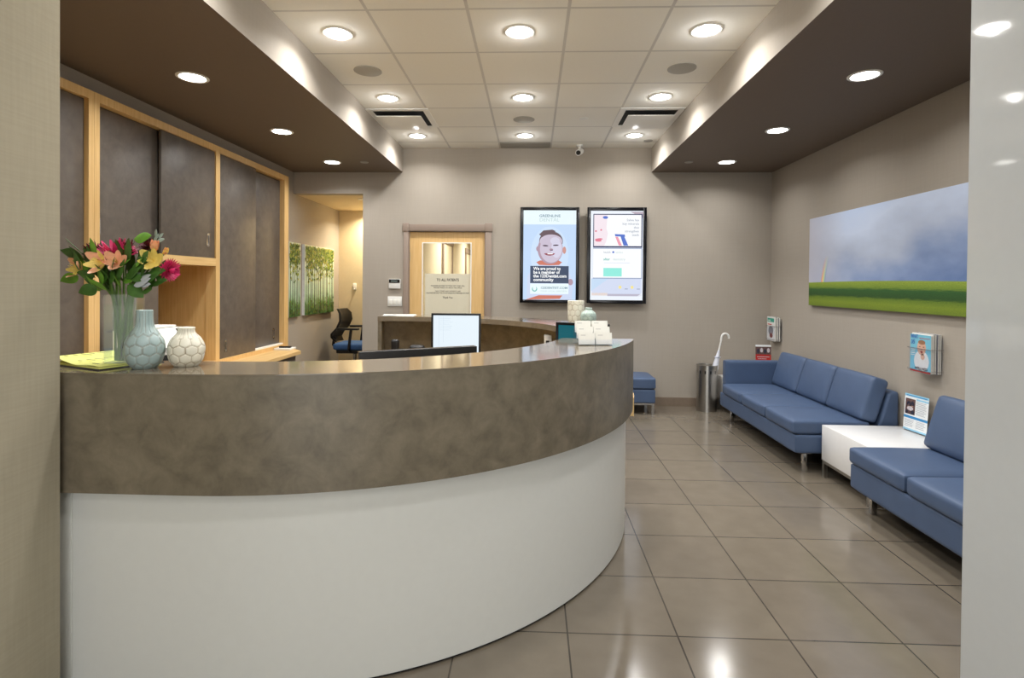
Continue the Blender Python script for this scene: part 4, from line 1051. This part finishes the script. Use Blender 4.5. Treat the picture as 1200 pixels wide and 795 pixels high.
# ================================================================== WAITING AREA
def sofa(label, y0, y1, x0, n, arm, lz):
    """sofa along the right wall: front at x0, from near end y0 to far end y1"""
    xb = XR - 0.015
    t = thing('sofa', label, 'sofa', ((x0 + xb) / 2, (y0 + y1) / 2, 0), 0, 'blue leather sofas')
    M(BLUE).cushion((x0 + 0.012, y0, lz), (xb, y1 + (0.10 if arm else 0), 0.305), 0.022, crown=(0.0, 0, 0)).build('base_frame', t)
    w = (y1 - y0) / n
    for i in range(n):
        a, b = y0 + i * w + .003, y0 + (i + 1) * w - .003
        M(BLUE).cushion((x0, a, 0.302), (2.56, b, 0.408), 0.024, crown=(0.006, 0.0, 0.014)).build('seat_cushion', t)
        # leaning back cushion
        m = M(BLUE); m.cushion((-0.068, a + .002, 0.0), (0.062, b - .002, 0.345), 0.03, crown=(0.02, 0.0, 0.004))
        rot = Matrix.Translation((2.545, 0, 0.405)) @ Matrix.Rotation(math.radians(17), 4, 'Y')
        for v in m.bm.verts: v.co = rot @ v.co
        m.build('back_cushion', t)
    m = M(BLUE); m.extr([(2.60, 0.30), (xb, 0.30), (xb, 0.635), (2.735, 0.645), (2.69, 0.62)], 'y', y0 + .004, y1)
    o = m.build('back_frame', t); md = o.modifiers.new('soft', 'BEVEL'); md.width = 0.018; md.segments = 3
    if arm:
        M(BLUE).cushion((x0 + 0.04, y1 + 0.003, 0.28), (xb, y1 + 0.10, 0.645), 0.018).build('arm', t)
    for yy in (y0 + 0.07, y1 - 0.07 + (0.10 if arm else 0)):
        for xx in (x0 + 0.12, xb - 0.08):
            m = M(CHROME); m.box((xx - 0.017, yy - 0.017, 0.0), (xx + 0.017, yy + 0.017, lz), bev=.003); m.box((xx - 0.05, yy - 0.02, lz - 0.012), (xx + 0.05, yy + 0.02, lz + 0.004)); m.build('leg', t)
    return t
sofa('far three-seat blue leather sofa with one arm, beside the umbrella bin', 4.18, 5.74, 1.985, 3, True, 0.155)
sofa('near armless blue leather sofa partly hidden by the white entrance panel', 1.95, 3.55, 2.03, 3, False, 0.14)

def low_table(label, x0, x1, y0, y1):
    t = thing('side_table', label, 'side table', ((x0 + x1) / 2, (y0 + y1) / 2, 0), 0, 'white box side tables')
    M(WHITEL).box((x0, y0, 0.13), (x1, y1, 0.391), bev=0.003).build('box_top', t)
    m = M(STEEL)
    m.box((x0 + .004, y0 + .004, 0.108), (x0 + .03, y1 - .004, 0.13)); m.box((x1 - .03, y0 + .004, 0.108), (x1 - .004, y1 - .004, 0.13)); m.box((x0 + .03, y0 + .004, 0.108), (x1 - .03, y0 + .03, 0.13)); m.box((x0 + .03, y1 - .03, 0.108), (x1 - .03, y1 - .004, 0.13)); m.build('underframe', t)
    for xx in (x0 + .004, x1 - .03):
        for yy in (y0 + .004, y1 - .03): M(STEEL).box((xx, yy, 0), (xx + .026, yy + .026, 0.108)).build('leg', t)
    return t
low_table('white box side table between the two blue sofas', 2.18, 2.765, 3.57, 4.146)
low_table('white box side table in the corner behind the far sofa arm', 2.16, 2.765, 5.88, 6.40)

# umbrella bin
BX, BY = 2.0, 6.27
t = thing('umbrella_bin', 'perforated brushed steel umbrella bin in the corner by the back wall', 'umbrella stand', (BX, BY, 0))
n, r = 48, 0.113; m = M(STEEL)
zs = [0.0, 0.012, 0.40, 0.43, 0.46, 0.50, 0.515]
m.lathe([(0.0, 0.004), (r - .012, 0.004), (r, 0.0), (r, 0.40)], (BX, BY, 0), n=48)
m2 = M(STEEL)
for i in range(n):
    a0, a1 = 2 * PI * i / n, 2 * PI * (i + 1) / n
    for (za, zb) in ((0.40, 0.43), (0.43, 0.465), (0.465, 0.52)):
        if (za == 0.43) and i % 4 == 0: continue
        q = [(BX + r * math.cos(a), BY + r * math.sin(a), z) for a, z in ((a0, za), (a1, za), (a1, zb), (a0, zb))]
        m.add(q, [(0, 1, 2, 3)], STEEL, True)
m.build('shell', t)
M(STEEL).lathe([(r - .003, .515), (r + .003, .515), (r + .003, .523), (r - .003, .523), (r - .003, .515)], (BX, BY, 0), n=48).build('rim', t)
M(BLACK).lathe([(0.0, .02), (r - .006, .02), (r - .006, .515), (r - .008, .515), (r - .008, .024), (0, .024)], (BX, BY, 0), n=48).build('liner', t)
UMB = plain('white_umbrella_fabric', (222, 226, 238), .6, var=.04)
t = thing('umbrella', 'white furled umbrella with crook handle standing in the steel bin', 'umbrella', (2.02, 6.25, 0.03))
ub, ut = Vector((2.00, 6.27, 0.03)), Vector((2.155, 6.27, 0.80))
L = lambda u: ub.lerp(ut, u)
M(UMB).tube([L(0.0), L(.3), L(.6), L(.72), L(.80), L(.86)], [.006, .022, .036, .026, .018, .010], n=12).build('furled_canopy', t)
m = M(UMB)
for k in range(7):
    a = 2 * PI * k / 7; q = L(.76); e = Vector((math.cos(a) * .05, math.sin(a) * .05, .0))
    petal(m, q - e * .2 + Vector((0, 0, -.03)), e + Vector((0, 0, .05)), e.cross(Vector((0, 0, 1))), .06, .022, UMB, .2)
m.build('fabric_folds', t)
M(WHITEP).tube([L(.68), L(1.0)], .009, n=10).build('shaft', t)
hk = [ut + Vector((0, 0, 0))]
d = (ut - ub).normalized()
for i in range(13):
    a = PI * (1 - i / 12 * 1.05); hk.append(ut + d * .02 + Vector((0.042 + .042 * math.cos(a), 0, .05 * math.sin(a) * 1.0 + .012)))
M(WHITEP).tube(hk, .0115, n=10).build('crook_handle', t)

# ottoman by the back wall
t = thing('ottoman', 'blue leather ottoman on chrome legs seen past the end of the desk', 'ottoman', (1.06, 6.22, 0))
M(BLUE).cushion((0.76, 6.0, 0.125), (1.362, 6.44, 0.278), 0.015).build('base', t)
M(BLUE).cushion((0.755, 5.995, 0.282), (1.366, 6.44, 0.405), 0.022, crown=(0, 0, .012)).build('seat_cushion', t)
m = M(CHROME); m.box((0.78, 6.01, 0.105), (1.35, 6.03, 0.125)); m.box((0.78, 6.40, 0.105), (1.35, 6.42, 0.125)); m.box((0.78, 6.03, 0.105), (0.8, 6.40, 0.125)); m.box((1.33, 6.03, 0.105), (1.35, 6.40, 0.125)); m.build('underframe', t)
for xx in (0.78, 1.32):
    for yy in (6.01, 6.39): M(CHROME).box((xx, yy, 0), (xx + .03, yy + .03, .105)).build('leg', t)

# big landscape picture
def landscape():
    m, nt, b = newmat('landscape_print'); N = nt.nodes; Lk = nt.links
    b.inputs['Roughness'].default_value = 0.45; b.inputs['Specular IOR Level'].default_value = .3
    tc = N.new('ShaderNodeUVMap'); tc.uv_map = 'picture'
    sx = N.new('ShaderNodeSeparateXYZ'); Lk.new(tc.outputs['UV'], sx.inputs[0]); U, V = sx.outputs['X'], sx.outputs['Y']
    def math_(op, a, b_=None, c=None):
        n = N.new('ShaderNodeMath'); n.operation = op
        for i, x_ in enumerate((a, b_, c)):
            if x_ is None: continue
            if isinstance(x_, (int, float)): n.inputs[i].default_value = x_
            else: Lk.new(x_, n.inputs[i])
        return n.outputs[0]
    def noise(scale, sc3, detail=4):
        mp = N.new('ShaderNodeMapping'); mp.inputs['Scale'].default_value = sc3; Lk.new(tc.outputs['UV'], mp.inputs['Vector'])
        n = N.new('ShaderNodeTexNoise'); n.inputs['Scale'].default_value = scale; n.inputs['Detail'].default_value = detail; Lk.new(mp.outputs['Vector'], n.inputs['Vector']); return n.outputs['Fac']
    def ramp(f, els):
        r = N.new('ShaderNodeValToRGB'); e = r.color_ramp.elements
        e[0].position, e[0].color = els[0][0], lin(els[0][1]); e[1].position, e[1].color = els[-1][0], lin(els[-1][1])
        for pos, c in els[1:-1]:
            q = e.new(pos); q.color = lin(c)
        Lk.new(f, r.inputs['Fac']); return r.outputs['Color']
    def mix(f, a, b_):
        n = N.new('ShaderNodeMix'); n.data_type = 'RGBA'
        if isinstance(f, float): n.inputs['Factor'].default_value = f
        else: Lk.new(f, n.inputs['Factor'])
        Lk.new(a, n.inputs['A']); Lk.new(b_, n.inputs['B']); return n.outputs['Result']
    cl = noise(2.2, (1.6, 1.3, 1), 4)
    # stormy sky: lit bluish cloud upper middle, dark slate lower right, mauve grey at the left
    t1 = math_('ADD', math_('MULTIPLY', V, .75), math_('MULTIPLY', math_('SUBTRACT', cl, .5), .55))
    t1 = math_('SUBTRACT', math_('ADD', t1, .12), math_('MULTIPLY', math_('MAXIMUM', math_('SUBTRACT', U, .45), 0.0), .5))
    skyc = ramp(t1, ((.12, (104, 128, 174)), (.3, (142, 162, 202)), (.5, (186, 198, 222)), (.72, (208, 222, 248)), (1.0, (192, 212, 246))))
    lf = math_('SUBTRACT', 1.0, math_('MULTIPLY', U, 3.2)); lf = math_('MAXIMUM', lf, 0.0)
    grey = N.new('ShaderNodeRGB'); grey.outputs[0].default_value = lin((192, 192, 206))
    skyc = mix(math_('MULTIPLY', lf, .9), skyc, grey.outputs[0])
    # rainbow: an arc of a circle centred right of it, low in the frame
    du = math_('SUBTRACT', U, .60); dv = math_('SUBTRACT', V, .08)
    rr = math_('SQRT', math_('ADD', math_('POWER', math_('MULTIPLY', du, 2.35), 2.0), math_('POWER', dv, 2.0)))
    rb = math_('DIVIDE', math_('SUBTRACT', rr, 1.075), .085)
    rbc = ramp(rb, ((0.0, (150, 140, 200)), (.25, (150, 200, 190)), (.5, (220, 220, 150)), (.75, (240, 190, 130)), (1.0, (226, 140, 130))))
    rin = math_('MULTIPLY', math_('GREATER_THAN', rb, 0.0), math_('LESS_THAN', rb, 1.0))
    rin = math_('MULTIPLY', rin, math_('LESS_THAN', U, .4)); fade = math_('MAXIMUM', math_('MINIMUM', math_('MULTIPLY', math_('SUBTRACT', .56, V), 4.0), 1.0), 0.0)
    skyc = mix(math_('MULTIPLY', math_('MULTIPLY', rin, fade), .95), skyc, rbc)
    # field
    fn = noise(18, (1, 8, 1), 5)
    fv = math_('ADD', V, math_('MULTIPLY', math_('SUBTRACT', fn, .5), .05)); fv = math_('ADD', fv, math_('MULTIPLY', math_('POWER', math_('SUBTRACT', U, .35), 2.0), .02))
    fc = ramp(fv, ((0.0, (104, 124, 40)), (.06, (122, 142, 46)), (.105, (98, 124, 42)), (.125, (46, 80, 36)), (.19, (50, 92, 44)), (.215, (118, 144, 52)), (.27, (146, 166, 64))))
    fine = noise(120, (1, 3, 1), 2); dk = N.new('ShaderNodeMapRange'); dk.inputs['From Min'].default_value = .35; dk.inputs['From Max'].default_value = .65; dk.inputs['To Min'].default_value = .8; dk.inputs['To Max'].default_value = 1.15; Lk.new(fine, dk.inputs['Value'])
    mm = N.new('ShaderNodeMix'); mm.data_type = 'RGBA'; mm.blend_type = 'MULTIPLY'; mm.inputs['Factor'].default_value = 1; Lk.new(fc, mm.inputs['A']); Lk.new(dk.outputs[0], mm.inputs['B'])
    hz = math_('ADD', .262, math_('MULTIPLY', math_('SINE', math_('MULTIPLY', U, 3.0)), .012))
    infield = math_('LESS_THAN', V, hz)
    Lk.new(mix(infield, skyc, mm.outputs['Result']), b.inputs['Base Color'])
    return m
AY0, AY1, AZ0, AZ1 = 3.50, 5.51, 1.243, 2.098
t = thing('landscape_picture', 'wide picture of a green field with stormy sky and rainbow on the right wall', 'picture', (XR, (AY0 + AY1) / 2, AZ0))
M(plain('picture_panel_edge', (150, 156, 150), .6)).box((XR - 0.034, AY0, AZ0), (XR - 0.003, AY1, AZ1)).build('panel', t)
me = bpy.data.meshes.new('printed_face'); xx = XR - 0.0345 - t.location.x
me.from_pydata([(xx, AY1 - t.location.y, 0), (xx, AY0 - t.location.y, 0), (xx, AY0 - t.location.y, AZ1 - AZ0), (xx, AY1 - t.location.y, AZ1 - AZ0)], [], [(0, 1, 2, 3)])
uv = me.uv_layers.new(name='picture')
for i, q in enumerate(((0, 0), (1, 0), (1, 1), (0, 1))): uv.data[i].uv = q
me.materials.append(landscape())
o = bpy.data.objects.new('printed_face', me); C.objects.link(o); o.parent = t

# magazine racks
CV_SKY = plain('cover_sky_blue', (120, 190, 214), .35); CV_SKIN = plain('cover_skin', (216, 172, 150), .35); CV_RED = plain('cover_red', (196, 60, 56), .35); CV_W = plain('cover_white', (226, 226, 224), .35); CV_DK = plain('cover_dark', (58, 54, 62), .35); CV_GRN = plain('cover_green', (40, 150, 130), .35); CV_GRY = plain('cover_grey', (128, 128, 136), .35); CV_BLU = plain('cover_blue', (52, 96, 176), .35); CV_MOU = plain('cover_lips', (150, 60, 60), .35)
def rack(label, y0, y1, z0, z1, grp, mags):
    t = thing('magazine_rack', label, 'magazine rack', (XR, (y0 + y1) / 2, z0), 0, 'wall magazine racks')
    m = M(ACRYL); m.box((XR - .004, y0, z0), (XR - .001, y1, z1 - .04)); m.box((XR - .085, y0, z0), (XR - .004, y1, z0 + .004)); m.box((XR - .088, y0, z0), (XR - .085, y1, z0 + .17)); m.build('pocket', t)
    m = M(CHROME)
    m.tube([(XR - .003, y0 - .004, z0 + .17), (XR - .09, y0 - .004, z0 + .17), (XR - .09, y1 + .004, z0 + .17), (XR - .003, y1 + .004, z0 + .17)], .0022, n=6)
    m.tube([(XR - .003, y0 - .004, z0 + .02), (XR - .09, y0 - .004, z0 + .02), (XR - .09, y1 + .004, z0 + .02), (XR - .003, y1 + .004, z0 + .02)], .0022, n=6)
    m.build('wire_rail', t)
    for i, (cv, lab, h, th) in enumerate(mags):
        x_ = XR - .082 + i * .0155
        mt = thing('magazine', lab, 'magazine', (x_, (y0 + y1) / 2, z0 + .005), 0, grp)
        dy = (i % 3 - 1) * .004
        M(PAPER).box((x_ + .0006, y0 + .008 + dy, z0 + .005), (x_ + th - .0006, y1 - .010 + dy, z0 + .005 + h)).build('pages', mt)
        M(cv).box((x_, y0 + .006 + dy, z0 + .005), (x_ + .0006, y1 - .008 + dy, z0 + .005 + h)).build('cover', mt)
    return t
ry0, ry1, rz0 = 3.775, 3.99, 0.832
rack('wall magazine rack above the table between the sofas', ry0, ry1, rz0, 1.12, 'magazines in the near rack', [(CV_SKY, 'front magazine in the near rack with a baby on a blue cover', .262, .012), (CV_W, 'white magazine directly behind the baby magazine', .27, .012), (CV_DK, 'dark magazine third from the front of the near rack', .266, .012), (CV_GRY, 'grey magazine fourth from the front of the near rack', .272, .012), (CV_DK, 'rearmost dark magazine against the wall in the near rack', .268, .012)])
p = Pic((XR - .0823, ry1 - .008 - .004, rz0 + .005), (0, -1, 0), (0, 0, 1), (-1, 0, 0), .0003)
w, h = .2, .262
p.rect(0, 0, w, h * .04, CV_RED); p.ell(w * .56, h * .30, w * .36, h * .28, CV_W); p.lay(); p.ell(w * .56, h * .66, w * .21, h * .2, CV_SKIN); p.ell(w * .62, h * .42, w * .1, h * .08, CV_SKIN); p.lay()
p.ell(w * .57, h * .80, w * .17, h * .06, plain('cover_hair', (150, 112, 84), .4)); p.ell(w * .48, h * .68, w * .03, h * .012, CV_DK); p.ell(w * .66, h * .68, w * .03, h * .012, CV_DK); p.ell(w * .57, h * .545, w * .06, h * .03, CV_MOU); p.ell(w * .57, h * .62, w * .025, h * .02, plain('cover_nose', (196, 140, 122), .4))
p.text('WHAT', 0.006, h * .895, .036, CV_BLU, .001, width=w * .36); p.rect(w * .45, h * .9, w * .96, h * .915, CV_RED); p.text('35', .008, h * .74, .04, CV_BLU, .001); p.bars(.01, w * .28, h * .6, 4, .013, .005, CV_W); p.text('WELLNESS', w * .25, h * .07, .024, CV_DK, .0008, width=w * .62)
o = [q for q in bpy.data.objects if q.get('label') == 'front magazine in the near rack with a baby on a blue cover'][0]
p.m.build('cover_print', o)
ry0, ry1, rz0 = 6.145, 6.36, 0.806
rack('wall magazine rack in the far corner above the sofa arm', ry0, ry1, rz0, 1.09, 'magazines in the far rack', [(CV_W, 'front magazine in the far rack with a green masthead', .27, .012), (CV_GRY, 'grey magazine behind the green-headed one in the far rack', .265, .012), (CV_DK, 'dark magazine third from the front of the far rack', .27, .012), (CV_GRY, 'rearmost grey magazine against the wall in the far rack', .262, .012)])
p = Pic((XR - .0823, ry1 - .012, rz0 + .005), (0, -1, 0), (0, 0, 1), (-1, 0, 0), .0003); h = .27
p.rect(w * .05, h * .78, w * .9, h * .94, CV_GRN); p.ell(w * .5, h * .42, w * .3, h * .2, CV_GRY); p.lay(); p.ell(w * .55, h * .22, w * .2, h * .1, plain('cover_maroon', (120, 40, 44), .4)); p.rect(w * .1, h * .66, w * .6, h * .7, CV_RED); p.text('health', w * .1, h * .81, .03, CV_W, .0005)
o = [q for q in bpy.data.objects if q.get('label') == 'front magazine in the far rack with a green masthead'][0]
p.m.build('cover_print', o)

# table signs in acrylic stands
def sign_stand(label, A, B, z, h, lean, draw):
    """upright sheet from A to B (left and right as seen), leaning back"""
    A = Vector((A[0], A[1], z)); B = Vector((B[0], B[1], z)); U = (B - A); w = U.length; U.normalize()
    N_ = Vector((U.y, -U.x, 0)).normalized(); V = (Vector((0, 0, 1)) * math.cos(lean) - N_ * math.sin(lean)).normalized(); FN = U.cross(V).normalized()
    t = thing('sign_holder', label, 'sign', (A + B) / 2, 0, 'acrylic table signs')
    m = M(ACRYL); q = [A, B, B + V * h, A + V * h]; m.add(q + [v - FN * .003 for v in q], [(0, 1, 2, 3), (7, 6, 5, 4), (0, 4, 5, 1), (1, 5, 6, 2), (2, 6, 7, 3), (3, 7, 4, 0)])
    F2 = Vector((N_.x, N_.y, 0)); q = [A + Vector((0, 0, .002)), B + Vector((0, 0, .002)), B + F2 * .0 - F2 * .07 + Vector((0, 0, .002)), A - F2 * .07 + Vector((0, 0, .002))]
    m.add(q + [v - Vector((0, 0, .002)) for v in q], [(0, 1, 2, 3), (7, 6, 5, 4), (0, 4, 5, 1), (1, 5, 6, 2), (2, 6, 7, 3), (3, 7, 4, 0)]); m.build('acrylic_stand', t)
    p = Pic(A + FN * .0006 + V * .008, U, V, FN, .0003); draw(p, w, h - .012); p.m.build('printed_sheet', t); return t
P_BLUE = plain('print_blue', (60, 140, 196), .4); P_LB = plain('print_light_blue', (150, 204, 232), .4); P_W = plain('print_white', (232, 236, 238), .4); P_G = plain('print_grey', (176, 182, 190), .4); P_PH = plain('print_photo', (96, 72, 70), .4, var=.5, vscale=120); P_PH2 = plain('print_photo_pale', (196, 190, 196), .4, var=.3, vscale=120); P_RED = plain('print_red', (176, 44, 40), .4); P_DKB = plain('print_navy', (40, 44, 62), .4)
def draw1(p, w, h):
    p.rect(0, 0, w, h, P_W); p.lay(); p.rect(0, h * .93, w, h, P_LB); p.rect(0, 0, w, h * .05, P_LB); p.rect(0, h * .33, w, h * .40, P_BLUE); p.rect(w * .5, h * .85, w, h * .9, P_LB)
    p.rect(w * .04, h * .44, w * .46, h * .87, P_PH); p.lay(); p.ell(w * .18, h * .72, w * .08, h * .07, P_DKB); p.ell(w * .34, h * .74, w * .07, h * .07, P_DKB); p.ell(w * .25, h * .6, w * .13, h * .06, P_PH2); p.ell(w * .36, h * .5, w * .07, h * .06, P_DKB); p.ell(w * .12, h * .5, w * .06, h * .05, P_DKB); p.ell(w * .18, h * .68, w * .045, h * .04, CV_SKIN); p.ell(w * .34, h * .69, w * .04, h * .035, CV_SKIN)
    p.rect(w * .06, h * .945, w * .94, h * .97, P_BLUE)
    p.bars(w * .5, w * .95, h * .82, 9, h * .042, h * .016, P_G); p.bars(w * .05, w * .48, h * .29, 5, h * .042, h * .016, P_G); p.bars(w * .53, w * .95, h * .29, 5, h * .042, h * .016, P_G)
sign_stand('acrylic stand with a blue and white leaflet on the table between the sofas', (2.715, 4.06), (2.735, 3.85), .391, .272, .06, draw1)
def draw2(p, w, h):
    p.rect(0, 0, w, h, P_W); p.lay(); p.rect(0, h * .2, w, h * .70, P_RED); p.rect(0, h * .70, w, h * .94, P_PH); p.lay()
    for i in range(4): p.ell(w * (.17 + .22 * i), h * (.80 + .03 * (i % 2)), w * .09, h * .07, P_PH2 if i % 2 else P_DKB)
    p.rect(w * .1, h * .615, w * .9, h * .635, P_PH2); p.rect(w * .15, h * .555, w * .7, h * .57, P_PH2)
sign_stand('acrylic stand with a red and white leaflet on the corner table', (2.535, 6.235), (2.70, 6.215), .391, .375, .06, draw2)

# ================================================================== FILL LIGHT THROUGH THE ADDED REAR OPENING, CAMERA
w_ = bpy.data.worlds.new('fill_daylight'); bpy.context.scene.world = w_; w_.use_nodes = True
bg = w_.node_tree.nodes['Background']; bg.inputs['Color'].default_value = (1.0, 1.0, 0.98, 1); bg.inputs['Strength'].default_value = 3.2

sc = bpy.context.scene
cam = bpy.data.cameras.new('camera'); co = bpy.data.objects.new('camera', cam); C.objects.link(co); sc.camera = co
F = 635.0
cam.sensor_fit = 'HORIZONTAL'; cam.sensor_width = 36.0; cam.lens = 36.0 * F / 1200.0
cam.shift_x = 0.0; cam.shift_y = -(397.5 - 339.2) / 1200.0
cam.clip_start = 0.02; cam.clip_end = 60
yaw, pit, rol = -0.0381, -0.01007, 0.00826
f = Vector((math.sin(yaw) * math.cos(pit), math.cos(yaw) * math.cos(pit), math.sin(pit)))
r = f.cross(Vector((0, 0, 1))).normalized(); u = r.cross(f)
r2 = r * math.cos(rol) + u * math.sin(rol); u2 = u * math.cos(rol) - r * math.sin(rol)
mt = Matrix((r2, u2, -f)).transposed().to_4x4(); mt.translation = (0, 0, 1.43); co.matrix_world = mt

sc.view_settings.view_transform = 'Standard'; sc.view_settings.look = 'None'; sc.view_settings.gamma = 1.0
sc.view_settings.use_curve_mapping = False; sc.view_settings.exposure = 0.0
sc.cycles.use_denoising = True
sc.cycles.max_bounces = 10; sc.cycles.diffuse_bounces = 6; sc.cycles.transmission_bounces = 10; sc.cycles.transparent_max_bounces = 10
sc.cycles.caustics_reflective = False; sc.cycles.caustics_refractive = False
sc.cycles.sample_clamp_indirect = 4.0; sc.cycles.blur_glossy = 1.0
